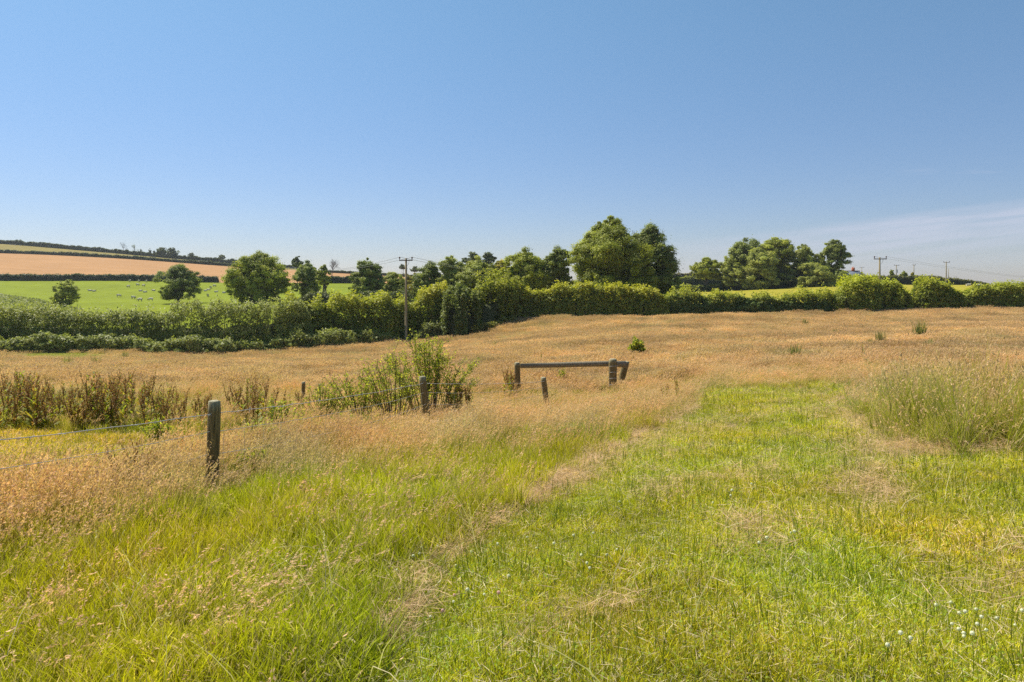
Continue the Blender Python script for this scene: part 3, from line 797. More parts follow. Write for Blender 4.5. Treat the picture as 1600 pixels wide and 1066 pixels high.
# ------------------------------------------------------------------ hedges
def hedge(name, label, pts, pal, dens=34, leaf=.13, seed=0, group=None, shoots=1.0, upright=None, top_pal=None, cat='hedge', lump=.2, lump_len=3.0):
    """pts: (u, d, height m, width m) along the hedge"""
    r = np.random.default_rng(3000 + seed)
    P = np.array([((u - U0) / F * d, d) for u, d, h, w_ in pts]); Hh = np.array([p[2] for p in pts]); Ww = np.array([p[3] for p in pts])
    seg = np.hypot(*np.diff(P, axis=0).T); S = np.concatenate([[0], np.cumsum(seg)]); Lh = S[-1]
    n = int(Lh * (Hh.mean() * 1.7 + Ww.mean()) * dens * 2.6)
    s = r.uniform(0, Lh, n)
    x = np.interp(s, S, P[:, 0]); y = np.interp(s, S, P[:, 1]); h = np.interp(s, S, Hh); ww = np.interp(s, S, Ww)
    i = np.clip(np.searchsorted(S, s) - 1, 0, len(seg) - 1); T = np.diff(P, axis=0)[i] / seg[i][:, None]; Nn = np.stack([T[:, 1], -T[:, 0]], 1)
    # walk round the section: near side, top, far side
    pr = r.uniform(0, 1, n); f1 = .50; f2 = .78
    side1 = pr < f1; tp_ = (pr >= f1) & (pr < f2)
    c_ = np.where(side1, 1.0, np.where(tp_, 1 - 2 * (pr - f1) / (f2 - f1), -1.0))
    v_ = np.where(side1, pr / f1, np.where(tp_, 1.0, 1 - (pr - f2) / (1 - f2)))
    c_ = c_ * np.where(tp_, 1, 1 - .35 * v_ ** 3); v_ = v_ - np.where(tp_, .14 * np.abs(c_) ** 3, 0)
    th = np.arctan2(v_ * h, c_ * ww / 2)
    endf = np.clip(np.minimum(s, Lh - s) / (ww * .38 + .01), 0, 1) ** .4
    bul = np.abs(sines(s, v_ * h, lump_len, seed * 7 + 1)) - .35; bul2 = np.abs(sines(s, v_ * h * 1.3, lump_len * .42, seed * 7 + 2)) - .35
    lumpf = 1 + lump * 1.7 * bul + lump * 1.3 * bul2 + lump * .9 * sines(s, s * 0, lump_len * 2.2, seed * 7 + 3)
    dep = r.uniform(0, 1, n) ** 2.2
    rad = lumpf * endf
    off = c_ * ww / 2 * rad * (1 - .45 * dep * (1 - tp_)); zz = v_ * h * np.clip(1 + (lumpf - 1) * .75, .3, 1.4) * np.clip(endf, .15, 1) * (1 - .3 * dep * tp_)
    # shoots above the top
    top = tp_ & (r.uniform(0, 1, n) < .4)
    zz = zz + top * np.minimum(r.exponential(.13 * shoots, n), .26 * shoots) * (1 + sines(s, s * 0, 1.1, seed + 90))
    X = x + Nn[:, 0] * off + T[:, 0] * r.normal(0, .1, n); Y = y + Nn[:, 1] * off
    x0_, y0_ = P.mean(0); zb = terr(X, Y); Z = zb + zz
    z0_ = float(terr(x0_, y0_))
    nr = np.stack([Nn[:, 0] * np.cos(th), Nn[:, 1] * np.cos(th), np.sin(th) * .9 + .2], 1) + r.normal(size=(n, 3)) * .6
    V, Q = leaf_quads(np.stack([X - x0_, Y - y0_, Z - z0_], 1), nr, leaf * r.uniform(.7, 1.5, n), .55 if upright is None else .36, r, upright)
    pal = np.array(pal); clump = sines(s, th * 2, 2.2, seed + 40) * .5 + sines(s, th * 3, .8, seed + 41) * .3
    hh = np.clip(.5 + clump * .6 + r.normal(0, .15, n), 0, 1) * (len(pal) - 1)
    i0 = np.floor(hh).astype(int); i1 = np.minimum(i0 + 1, len(pal) - 1); f = (hh - i0)[:, None]
    c = pal[i0] * (1 - f) + pal[i1] * f
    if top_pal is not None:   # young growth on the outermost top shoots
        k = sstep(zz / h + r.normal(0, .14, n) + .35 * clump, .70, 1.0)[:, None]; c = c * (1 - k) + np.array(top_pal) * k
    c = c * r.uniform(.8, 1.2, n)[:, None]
    root = empty(name, (x0_, y0_, z0_)); tag(root, label, cat, group)
    obj('foliage', mesh_data('foliage', V, Q, M_LEAF, np.repeat(c, 4, 0)), root)
    # earth bank the hedge grows on
    m = max(int(Lh / .8), 4); ss = np.linspace(0, Lh, m); k = 7; VB = np.zeros((m, k, 3))
    bx = np.interp(ss, S, P[:, 0]); by = np.interp(ss, S, P[:, 1]); bh = np.interp(ss, S, Hh); bw = np.interp(ss, S, Ww)
    j_ = np.clip(np.searchsorted(S, ss) - 1, 0, len(seg) - 1); tt_ = np.diff(P, axis=0)[j_] / seg[j_][:, None]
    ef = np.clip(np.minimum(ss, Lh - ss) / (bw * .5), 0, 1) ** .5
    for c in range(k):
        f = (c / (k - 1) - .5) * 2; o_ = f * bw * .36
        VB[:, c, 0] = bx + tt_[:, 1] * o_; VB[:, c, 1] = by - tt_[:, 0] * o_
        VB[:, c, 2] = terr(VB[:, c, 0], VB[:, c, 1]) - .1 + (1 - abs(f) ** 3) * bh * .55 * ef * (1 + r.normal(0, .08, m))
    VB -= np.array([x0_, y0_, z0_]); ib = np.arange(m * k).reshape(m, k)
    QB = np.stack([ib[:-1, :-1], ib[:-1, 1:], ib[1:, 1:], ib[1:, :-1]], -1).reshape(-1, 4)
    obj('earth_bank', mesh_data('earth_bank', VB.reshape(-1, 3), QB, M_SOIL, np.tile((.075, .085, .03), (m * k, 1)), True), root)
    # woody stems inside
    g = Geo(); m = int(Lh / .9) + 2
    for k in range(min(m, 260)):
        s_ = r.uniform(.3, max(Lh - .3, .4)); a = np.interp(s_, S, P[:, 0]); b = np.interp(s_, S, P[:, 1]); hh_ = np.interp(s_, S, Hh); w__ = np.interp(s_, S, Ww)
        zb_ = float(terr(a, b)) - z0_
        p0 = np.array([a - x0_ + r.normal(0, w__ * .12), b - y0_ + r.normal(0, w__ * .12), zb_ - .2]); p1 = p0 + np.array([r.normal(0, .4), r.normal(0, .3), hh_ * .8])
        V, Q = tube([p0, (p0 + p1) / 2 + r.normal(size=3) * .1, p1], [.07, .05, .02], 4, False); g.add(V, Q, np.array((.09, .075, .05)))
    obj('woody_stems', g.mesh('woody_stems', M_BARK), root)
    return root

HG = [(.16, .19, .03), (.25, .28, .038), (.36, .37, .055)]
HGREY = [(.10, .125, .045), (.14, .165, .06), (.19, .21, .075)]
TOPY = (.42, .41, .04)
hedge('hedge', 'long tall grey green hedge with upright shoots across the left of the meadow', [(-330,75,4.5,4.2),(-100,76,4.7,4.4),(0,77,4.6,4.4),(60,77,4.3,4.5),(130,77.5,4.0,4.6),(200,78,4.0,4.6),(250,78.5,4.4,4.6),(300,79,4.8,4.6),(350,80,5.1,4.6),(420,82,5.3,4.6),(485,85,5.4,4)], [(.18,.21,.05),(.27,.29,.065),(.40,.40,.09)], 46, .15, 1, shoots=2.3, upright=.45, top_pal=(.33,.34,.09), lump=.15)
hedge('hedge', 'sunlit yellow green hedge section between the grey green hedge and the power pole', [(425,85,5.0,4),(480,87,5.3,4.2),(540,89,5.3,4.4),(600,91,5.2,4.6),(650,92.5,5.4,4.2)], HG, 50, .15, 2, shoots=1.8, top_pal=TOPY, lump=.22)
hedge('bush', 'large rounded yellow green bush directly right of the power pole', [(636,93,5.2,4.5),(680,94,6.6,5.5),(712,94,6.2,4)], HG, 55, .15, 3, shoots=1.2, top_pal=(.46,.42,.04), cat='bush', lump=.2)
hedge('bush', 'tall rounded bush painted dark as the shaded hedge end where the hedges meet', [(694,91,6.0,4.4),(714,90,6.6,5.0),(730,90,6.3,4.6),(746,91,5.6,4.2)], [(.12,.15,.03),(.17,.20,.038),(.24,.26,.05)], 60, .15, 4, shoots=.8, cat='bush', lump=.15)  # darker leaf colours paint in the shade on the hedge's end face
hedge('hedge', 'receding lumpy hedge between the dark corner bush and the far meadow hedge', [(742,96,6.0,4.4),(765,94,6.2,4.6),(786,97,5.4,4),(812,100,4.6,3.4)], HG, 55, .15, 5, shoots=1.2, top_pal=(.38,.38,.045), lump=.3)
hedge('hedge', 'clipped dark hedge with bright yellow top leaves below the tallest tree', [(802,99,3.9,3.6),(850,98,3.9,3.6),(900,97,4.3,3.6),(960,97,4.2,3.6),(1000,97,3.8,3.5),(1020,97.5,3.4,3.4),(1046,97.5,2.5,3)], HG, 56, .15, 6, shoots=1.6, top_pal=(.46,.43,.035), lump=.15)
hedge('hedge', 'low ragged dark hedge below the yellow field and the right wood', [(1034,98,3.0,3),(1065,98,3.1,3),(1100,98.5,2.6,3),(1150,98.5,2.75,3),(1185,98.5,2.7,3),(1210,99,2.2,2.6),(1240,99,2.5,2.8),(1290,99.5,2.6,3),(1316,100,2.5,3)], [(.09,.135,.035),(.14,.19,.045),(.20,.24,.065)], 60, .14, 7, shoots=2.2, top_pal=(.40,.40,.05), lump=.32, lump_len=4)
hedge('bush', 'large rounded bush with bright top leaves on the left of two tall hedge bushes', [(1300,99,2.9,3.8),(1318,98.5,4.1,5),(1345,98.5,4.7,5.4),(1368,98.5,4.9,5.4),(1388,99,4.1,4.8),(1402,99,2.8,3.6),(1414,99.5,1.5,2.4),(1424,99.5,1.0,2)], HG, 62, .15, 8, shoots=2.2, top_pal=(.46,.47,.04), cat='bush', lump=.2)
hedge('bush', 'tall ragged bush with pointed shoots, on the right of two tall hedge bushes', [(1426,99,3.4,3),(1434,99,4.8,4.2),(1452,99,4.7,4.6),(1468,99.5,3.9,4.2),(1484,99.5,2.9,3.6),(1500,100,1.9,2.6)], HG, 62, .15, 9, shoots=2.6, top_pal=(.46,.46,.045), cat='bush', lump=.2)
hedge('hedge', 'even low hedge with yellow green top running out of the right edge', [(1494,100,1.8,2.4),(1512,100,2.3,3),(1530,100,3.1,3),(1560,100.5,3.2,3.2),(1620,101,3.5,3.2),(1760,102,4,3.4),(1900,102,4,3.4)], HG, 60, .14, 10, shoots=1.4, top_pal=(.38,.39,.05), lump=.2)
BR = [(.17, .20, .05), (.27, .29, .07), (.38, .38, .11)]
hedge('bramble_bank', 'low rounded bramble bank in front of the tall hedge at the far left', [(-330,71,1.6,3.2),(-60,71.5,1.9,3.4),(20,72,1.5,3),(60,72,2.3,3.6),(95,72.5,1.7,3),(120,73,2.1,3.2)], BR, 66, .13, 11, cat='bramble', lump=.35, lump_len=4)
hedge('bramble_bank', 'low bramble bank in front of the grey green hedge, middle stretch', [(112,73,1.9,3.2),(150,74,1.4,3),(190,74,1.9,3.4),(230,74,1.2,2.8),(290,74.6,1.5,3),(330,75,2.1,3.6),(370,75.5,2.0,3.2)], BR, 66, .13, 12, cat='bramble', lump=.4, lump_len=4)
hedge('bramble_bank', 'low bramble bank in front of the yellow green hedge left of the power pole', [(362,76,2.0,3.2),(400,78,1.3,2.8),(440,79,2.3,3.4),(500,82,1.5,2.8),(545,84.5,1.9,3),(590,87,1.1,2.4),(622,88,1.0,2)], BR, 66, .13, 13, cat='bramble', lump=.4, lump_len=4)
hedge('bramble_bush', 'small pale bramble bush at the foot of the bush right of the power pole', [(648,88,1.4,2),(672,89,2.0,2.4),(694,90,1.3,2)], [(.16,.18,.05),(.22,.23,.07)], 70, .13, 14, cat='bramble', lump=.35)
hedge('grass_bank', 'bright weedy bank at the foot of the receding hedge', [(738,88,1.3,2.4),(765,91,1.0,2.6),(800,95,.8,2.4)], [(.2,.2,.04),(.28,.26,.05)], 60, .13, 15, cat='bank', lump=.35)
# hedges on the far slopes
hedge('field_hedge', 'dark clipped hedge between the green pasture and the brown field', [(-420,276,2.3,2.2),(0,276,2.3,2.2),(200,276,2.2,2.2),(341,277,2.2,2.2)], [(.08,.10,.055),(.12,.145,.07)], 14, .3, 16, shoots=1.2, lump=.15)
hedge('field_hedge', 'thin dark hedge between the brown field and the strip of pasture above it', [(-420,452,2.0,2),(0,452,1.9,2),(120,452,2.0,2),(210,452,1.7,2),(300,452,1.9,2),(372,452,1.9,2)], [(.10,.12,.06),(.16,.17,.075)], 10, .38, 17, shoots=1.5, lump=.3, lump_len=9)
hedge('skyline_hedge', 'dark hedge along the skyline of the far left hill', [(-420,560,3.3,3),(0,560,3.2,3),(100,560,3.2,3),(200,560,2.9,3),(300,560,2.6,3),(370,560,3.0,3),(470,560,3,3)], [(.10,.125,.06),(.17,.18,.08)], 9, .42, 18, shoots=1.2, lump=.3, lump_len=9)
hedge('field_hedge', 'short dark hedge across the green field gap left of the broad oak', [(500,272,2.6,2.4),(556,270,2.6,2.4)], [(.05,.075,.035),(.08,.11,.04)], 14, .3, 19, lump=.2)
hedge('field_hedge', 'low hedge line above the brown field in the gap by the bare round tree', [(500,421,1.4,2),(560,421,1.4,2),(700,421,1.6,2)], [(.09,.11,.04),(.12,.13,.05)], 10, .35, 20)
hedge('field_hedge', 'low hedge and scrub below the gap with green field between the oaks', [(470,122,2.1,3),(520,122,1.6,3),(560,122,1.9,3),(620,121,2.4,3),(650,120,2.0,3)], [(.10,.12,.04),(.16,.17,.05),(.08,.10,.04)], 26, .2, 21, shoots=1.5, lump=.4)
hedge('field_hedge', 'dark hedge at the foot of the right wood behind the yellow field', [(1040,190,1.9,2.4),(1110,190,1.9,2.4),(1200,191,1.7,2.4),(1330,192,1.9,2.4)], [(.045,.07,.03),(.07,.10,.03)], 16, .25, 22, top_pal=(.25,.26,.06), lump=.35, lump_len=6)
hedge('field_hedge', 'bright topped second hedge left of the small open crowned tree', [(1050,262,3,2.6),(1090,262,3,2.6),(1150,262,2.6,2.6)], [(.05,.075,.03),(.07,.10,.035)], 14, .28, 23, top_pal=(.30,.30,.05), lump=.2)
hedge('skyline_hedge', 'dark skyline hedge between the twiggy dark tree and the right wood', [(1045,380,2.6,2.6),(1120,380,2.6,2.6),(1200,380,2.6,2.6)], [(.06,.06,.03),(.09,.09,.04)], 12, .32, 24, top_pal=(.30,.25,.1), lump=.15)
hedge('skyline_hedge', 'dark hedge on the skyline behind the two tall hedge bushes', [(1335,236,3.1,3),(1400,236,2.9,3),(1445,238,2.9,3),(1480,242,2.3,3),(1510,246,1.9,3),(1545,250,1.0,2.6)], [(.05,.07,.03),(.08,.10,.035)], 16, .28, 25, top_pal=(.20,.19,.06), lump=.2)
for i, (u_, h_, w_, lb) in enumerate(((1393, 2.6, 9, 'small pointed dark bush on the skyline hedge right of the large power pole'), (1413, 2.1, 13, 'wider low bush on the skyline hedge beside the small pointed one'), (1426, 1.2, 7, 'small reddish bush on the skyline hedge at the foot of a distant pole'), (1345, 2.4, 22, 'bushy shrub in front of the cottage roof'))):
    tree('skyline_bush', lb, u_, 239, (442 - 12) - h_ * 3.0 + (0 if i < 3 else 3), w_, 436, YEL if i == 2 else OAK, 1500, .26, 70 + i, None, 40, flat=-.95, trunk=False)

# rough scrub growing on the left of the pasture
r = np.random.default_rng(77); n = 80000
u = r.uniform(-260, 130, n); lim = np.interp(u, [-260, 0, 60, 90, 130], [205, 200, 160, 130, 118]); d = 92 + (lim - 92) * r.uniform(0, 1, n) ** .8
x = (u - U0) / F * d; k = r.uniform(0, 1, n) < .75 + .5 * sines(x, d, 9, 5); x, d = x[k], d[k]; z = terr(x, d); n = len(x)
V, Q = leaf_quads(np.stack([x, d, z + r.uniform(0, 1.0, n)], 1), np.array([0, -.3, .6]) + r.normal(size=(n, 3)) * .6, .24 * r.uniform(.6, 1.4, n), .4, r, .5)
tag(obj('pasture_scrub', mesh_data('pasture_scrub', V, Q, M_LEAF, np.repeat(np.array((.26, .27, .075)) * r.uniform(.7, 1.3, n)[:, None], 4, 0))), 'grey green rough scrub spreading over the left corner of the green pasture', 'scrub', kind='stuff')

# ------------------------------------------------------------------ poles and power lines
def pole(label, u, d, vtop, arm_px, rad=.14, vbase=None, kind='arm', fittings=True):
    x, y, zb = at(u, d); H = zrow(vtop, d) - zb
    root = empty('power_pole', (x, y, zb)); tag(root, label, 'power pole', 'wooden power poles across the fields')
    g = Geo(); V, Q = tube([(0, 0, -.5), (0, 0, H * .5), (0, 0, H)], [rad * 1.15, rad, rad * .8], 10); g.add(V, Q, np.array((.30, .24, .13)))
    obj('pole', g.mesh('pole', M_POLE, False), root)
    if arm_px:
        A = arm_px / F * d
        g = Geo(); V, Q = boxgeo((0, -rad - .05, H - .28), (A, .1, .13)); g.add(V, Q, np.array((.10, .08, .06)))
        obj('crossarm', g.mesh('crossarm', M_POLE), root)
        for s in (-1, 1):
            g = Geo(); V, Q = tube([(s * A * .46, -rad - .05, H - .23), (s * A * .46, -rad - .05, H - .1), (s * A * .46, -rad - .05, H + .02), (s * A * .46, -rad - .05, H + .16)], [.03, .04, .11, .06], 8)
            g.add(V, Q, np.array((.10, .055, .045))); obj('insulator', g.mesh('insulator', M_PLAIN, True), root)
        if fittings:
            g = Geo(); V, Q = tube([(.42, -rad - .05, H - .33), (.35, -rad - .06, H - .75), (.1, -rad - .02, H - 1.05)], [.02, .02, .02], 5, False)
            g.add(V, Q, np.array((.2, .2, .2))); obj('stay_rod', g.mesh('stay_rod', M_WIRE), root)
    return root, (x, y, zb + H)
_, ptA = pole('tall wooden power pole in front of the hedge with a crossarm and two insulators', 634.5, 88, 403.5, 21, .15)
_, ptB = pole('largest power pole on the right, rising behind the bright topped bush', 1374.5, 108, 402, 20, .14)
for lb, u_, d_, vt, ap, rd in (('smallest distant power pole between the cottage and the large right pole', 1346.5, 420, 417.5, 7, .18),
                               ('distant pole with a small transformer standing on the skyline hedge', 1400.5, 300, 414, 8, .17),
                               ('thin pale distant pole behind the left edge of the ragged bush', 1428, 300, 413.5, 4.5, .15),
                               ('distant power pole with a crossarm above the hedge near the right edge', 1478.5, 230, 409, 9.5, .16),
                               ('thin bare distant pole just right of the crossarmed pole near the right edge', 1482, 300, 420, 0, .12)):
    rt, pt = pole(lb, u_, d_, vt, ap, rd, fittings=False)
    if 'transformer' in lb:
        g = Geo(); V, Q = tube([(0, -.35, pt[2] - rt.location.z - 3.4), (0, -.35, pt[2] - rt.location.z - 2.0)], [.36, .36], 8); g.add(V, Q, np.array((.13, .14, .14)))
        obj('transformer', g.mesh('transformer', M_PLAIN), rt)
def line(label, a, b, sep, sag, rad=.02, da=(1, 0), db=(1, 0)):
    root = empty('power_line', a); tag(root, label, 'power line', 'overhead power line spans')
    a = np.array(a); b = np.array(b)
    for s in (-1, 1):
        t = np.linspace(0, 1, 25)[:, None]
        A_ = np.array([s * sep * da[0], s * sep * da[1], .12]); B_ = (b - a) + np.array([s * sep * db[0], s * sep * db[1], .12])
        P = A_ * (1 - t) + B_ * t; P[:, 2] -= (4 * t * (1 - t) * sag)[:, 0]
        V, Q = tube(P, np.full(25, rad), 4, False); g = Geo(); g.add(V, Q, np.array((.22, .22, .22)))
        obj('wire', g.mesh('wire', M_PLAIN), root)
xl, yl, _ = at(452, 205); line('overhead wires running from the tall pole towards the left behind the oaks', ptA, (xl, yl, zrow(418, 205)), .78, 1.4)
xl, yl, _ = at(900, 250); line('overhead wires running from the tall pole to the right behind the hedgerow trees', ptA, (xl, yl, zrow(424, 250)), .78, 2.0)
xl, yl, _ = at(1900, 260); line('faint overhead wires running from the largest right pole out of the right edge', ptB, (xl, yl, zrow(425, 260)), .9, 4.0, .012)

# ------------------------------------------------------------------ cottage behind the right wood
x, y, z = at(1319, 226)
ct = empty('cottage', (x, y, z), math.radians(-14)); tag(ct, 'small house with a slate roof and red brick chimney half hidden behind the wood', 'house')
hr = zrow(423.5, 226) - z
g = Geo(); V, Q = boxgeo((0, 0, (hr - 2) / 2), (8.6, 5.4, hr - 2)); g.add(V, Q, np.array((.55, .52, .47))); obj('wall', g.mesh('wall', M_PLAIN), ct)
def roofgeo(W_, D_, z0_, z1_):
    V = np.array([(-W_, -D_, z0_), (W_, -D_, z0_), (W_, 0, z1_), (-W_, 0, z1_), (-W_, D_, z0_), (W_, D_, z0_),
                  (-W_, -D_, z0_ - .15), (W_, -D_, z0_ - .15), (W_, 0, z1_ - .15), (-W_, 0, z1_ - .15), (-W_, D_, z0_ - .15), (W_, D_, z0_ - .15)])
    Q = np.array([(0, 1, 2, 3), (3, 2, 5, 4), (6, 9, 8, 7), (9, 10, 11, 8), (0, 6, 7, 1), (4, 5, 11, 10), (0, 3, 9, 6), (3, 4, 10, 9), (1, 7, 8, 2), (2, 8, 11, 5)])
    return V, Q
g = Geo(); V, Q = roofgeo(4.6, 3.1, hr - 2.1, hr); g.add(V, Q, np.array((.20, .23, .28))); rf = obj('roof', g.mesh('roof', M_PLAIN), ct)
g = Geo(); V, Q = boxgeo((2.7, .2, hr + .25), (.9, .7, 1.5)); g.add(V, Q, np.array((.36, .11, .06)))
for s in (-.2, .2):
    V, Q = tube([(2.7 + s, .2, hr + 1.0), (2.7 + s, .2, hr + 1.35)], [.13, .11], 8); g.add(V, Q, np.array((.4, .16, .09)))
obj('chimney', g.mesh('chimney', M_PLAIN), rf)
g = Geo(); V, Q = boxgeo((0, 0, hr + .04), (9.2, .3, .12)); g.add(V, Q, np.array((.34, .15, .09))); obj('ridge_tiles', g.mesh('ridge_tiles', M_PLAIN), rf)
for s in (-2.4, 2.2):
    g = Geo(); V, Q = boxgeo((s, -2.72, hr - 3.2), (1.1, .08, 1.1)); g.add(V, Q, np.array((.7, .7, .7))); wn = obj('window', g.mesh('window', M_PLAIN), ct)
    g = Geo(); V, Q = boxgeo((s, -2.765, hr - 3.2), (.9, .02, .9)); g.add(V, Q, np.array((.04, .05, .06))); obj('pane', g.mesh('pane', M_PLAIN), wn)

# ------------------------------------------------------------------ sheep
def sheep_mesh(nm, lying, graze):
    J = [(-.42,0,.62,.20),(-.2,0,.66,.27),(.1,0,.66,.28),(.36,0,.68,.21),(.52,0,.80 if not graze else .62,.12),(.64,0,.90 if not graze else .40,.085),(.80,0,.84 if not graze else .22,.055)]
    E = [(0,1),(1,2),(2,3),(3,4),(4,5),(5,6)]
    if lying: J = [(a, b, c - .38, r_) for a, b, c, r_ in J]
    for sx, root in ((-.36, 0), (.34, 3)):
        for sy in (-1, 1):
            k = len(J)
            if lying:
                J += [(sx + .05, sy * .2, .14, .06), (sx + .25, sy * .22, .06, .045)]
            else:
                J += [(sx, sy * .13, .38, .065), (sx + .01, sy * .13, .02, .04)]
            E += [(root, k), (k, k + 1)]
    for sy in (-1, 1):
        k = len(J); p = J[5]; J.append((p[0] - .03, sy * .13, p[2] + .05, .03)); E.append((5, k))
    k = len(J); J.append((-.55, 0, J[0][2] - .12, .04)); E.append((0, k))
    me = bpy.data.meshes.new(nm); me.from_pydata([j[:3] for j in J], E, [])
    o = bpy.data.objects.new(nm, me); COL.objects.link(o)
    o.modifiers.new('s', 'SKIN'); sd = o.modifiers.new('d', 'SUBSURF'); sd.levels = 1; sd.render_levels = 1
    for i, j in enumerate(J):
        me.skin_vertices[0].data[i].radius = (j[3], j[3]); me.skin_vertices[0].data[i].use_root = (i == 1)
    dg = bpy.context.evaluated_depsgraph_get()
    ev = bpy.data.meshes.new_from_object(o.evaluated_get(dg))
    bpy.data.objects.remove(o)
    n = len(ev.vertices); co = np.zeros(n * 3, np.float32); ev.vertices.foreach_get('co', co); co = co.reshape(-1, 3)
    rr = np.random.default_rng(3); co += rr.normal(0, .006, co.shape); ev.vertices.foreach_set('co', co.ravel())
    c = np.tile((.62, .56, .45, 1.0), (n, 1)).astype(np.float32)
    dk = (co[:, 0] > .58) | (co[:, 2] < (.30 if not lying else .02)); c[dk] = (.20, .17, .14, 1)
    a = ev.color_attributes.new('col', 'FLOAT_COLOR', 'POINT'); a.data.foreach_set('color', c.ravel())
    ev.materials.clear(); ev.materials.append(M_WOOL)
    ev.polygons.foreach_set('use_smooth', np.ones(len(ev.polygons), bool))
    return ev
SM = {'stand': sheep_mesh('sheep_standing', False, False), 'graze': sheep_mesh('sheep_grazing', False, True), 'lie': sheep_mesh('sheep_lying', True, False)}
FLOCK = [  # u, v, pose, heading deg, label
    (200.6,450.5,'graze',180,'sheep grazing in the pasture just below the dark clipped hedge, left of the others there'),
    (215,447,'graze',0,'sheep grazing third row below the dark hedge, left of the round oak'),
    (224.5,448.5,'graze',170,'sheep grazing just right of and below its neighbour near the dark hedge'),
    (202.6,441.5,'stand',90,'pale sheep standing end on against the dark clipped hedge, left one'),
    (228.5,442,'stand',95,'pale sheep standing end on against the dark clipped hedge, right one'),
    (217,441.5,'graze',80,'sheep at the foot of the dark clipped hedge between the two pale ones'),
    (185.5,465,'graze',20,'lone sheep between the lone small tree and the grazing group'),
    (208.5,468,'graze',0,'largest looking sheep grazing in the middle of the pasture'),
    (218.7,471.5,'graze',185,'sheep grazing close to the right of the largest looking one'),
    (235.4,471,'graze',200,'sheep grazing at the left edge of the round oak'),
    (219.4,456,'lie',10,'white sheep lying in the pasture, left of two lying close by the oak'),
    (226.6,457.5,'lie',0,'white sheep lying in the pasture, right of two lying close by the oak'),
    (240,455.5,'lie',180,'white sheep lying at the left branches of the round oak'),
    (321,455.5,'lie',0,'bright white sheep lying alone just right of the round oak'),
    (326,454.5,'lie',170,'white sheep lying against the one right of the round oak'),
    (337.6,457.5,'lie',15,'white sheep lying between the round oak and the big oak'),
    (325,464,'graze',100,'sheep grazing end on low in the gap between the two oaks'),
    (335,449,'graze',0,'sheep grazing below the end of the dark clipped hedge'),
    (329.5,452,'graze',90,'small looking sheep end on in the gap between the two oaks'),
    (350,459,'lie',20,'white sheep lying beside the left branches of the big oak'),
    (140.5,455,'lie',200,'white sheep lying right of the lone small tree, left of a pair'),
    (147,456,'lie',0,'white sheep lying right of the lone small tree, right of a pair'),
    (16,381.5,'lie',0,'white sheep on the upper strip of pasture nearest the left edge'),
    (24,382,'lie',180,'white sheep on the upper strip of pasture, second from the left edge'),
    (32,383,'lie',10,'white sheep on the upper strip of pasture, third from the left edge'),
    (165,396,'stand',0,'white sheep on the upper strip below the bare dead tree'),
    (1512.5,447,'lie',0,'sheep lying in the yellow field left of its partner near the right edge'),
    (1530,448,'lie',175,'sheep lying in the yellow field nearest the right edge')]
for i, (u_, v_, ps, hd, lb) in enumerate(FLOCK):
    x, y, z = hit(u_, v_, 150, 555)
    o = obj('sheep', SM[ps]); o.location = (x, y, z); o.rotation_euler = (0, 0, math.radians(hd)); o.scale = (.98,) * 3
    tag(o, lb, 'sheep', 'sheep scattered over the far fields')

# ------------------------------------------------------------------ wire fence
POST = [(-16.5 * 0 - 5.6, -.6, 1.1, .06, 0), (-3.52, 8.2, 1.17, .076, .0), (-1.86, 15.5, 1.05, .085, -.02), (1.08, 22.3, 1.0, .10, .05)]
fx, fy, fz = -3.52, 8.2, float(terr(-3.52, 8.2))
fen = empty('wire_fence', (fx, fy, fz)); tag(fen, 'galvanised wire fence on round weathered posts dividing meadow and track', 'fence')
WC = np.array((.15, .115, .05))
POSTS = []
def round_post(r, P0, P1, rad, n=14, chips=0):
    """weathered round post with an uneven outline and a domed top"""
    m = 12; P0 = np.array(P0, float); P1 = np.array(P1, float); ax = (P1 - P0)
    V = []; ph = r.uniform(0, 6.28)
    for i in range(m):
        t = i / (m - 1)
        th = np.arange(n) * 2 * math.pi / n
        rr = rad * (1 + .05 * np.sin(3 * th + ph) + .03 * np.sin(7 * th + t * 5) + r.normal(0, .012, n)) * (1.04 - .06 * t)
        if i == m - 1: rr = rr * .93
        c = P0 + ax * t + np.array([.35 * rad * math.sin(t * 2.5 + ph), 0, 0]) * .3
        V.append(np.stack([c[0] + rr * np.cos(th), c[1] + rr * np.sin(th), np.full(n, c[2])], 1))
    top = V[-1].copy(); cc = top.mean(0)
    top = cc + (top - cc) * .55; top[:, 2] += rad * .13 + r.normal(0, rad * .03, n); V.append(top)
    V = np.concatenate(V); rows_ = m + 1
    Q = [(i * n + j, i * n + (j + 1) % n, (i + 1) * n + (j + 1) % n, (i + 1) * n + j) for i in range(rows_ - 1) for j in range(n)]
    b = (rows_ - 1) * n
    Q += [(b + j, b + j + 1, b + n - 2 - j, b + n - 1 - j) for j in range(n // 2 - 1)]
    C = np.tile(WC, (len(V), 1)); C[-n:] = (.30, .27, .18); C[-2 * n:-n] = (.22, .20, .12)
    return V, np.array(Q), C
rp = np.random.default_rng(12)
posts = [(-5.07, 3.0, (-.93 - float(terr(-5.07, 3.0))) / .88, .075, 0.0), (-3.52, 8.2, 1.14, .071, .045), (-1.80, 15.5, 1.12, .08, -.17), (1.12, 22.3, .95, .09, -.13)]
tops = []
for (x, y, h, rd, ln) in posts:
    z = float(terr(x, y)); b = np.array([x - fx - ln * .0, y - fy, z - fz - .3]); t_ = np.array([x - fx + ln, y - fy, z - fz + h])
    V, Q, C = round_post(rp, b, t_, rd); g = Geo(); g.add(V, Q, C); obj('post', g.mesh('post', M_POST, True), fen)
    tops.append((b, t_, rd, h))
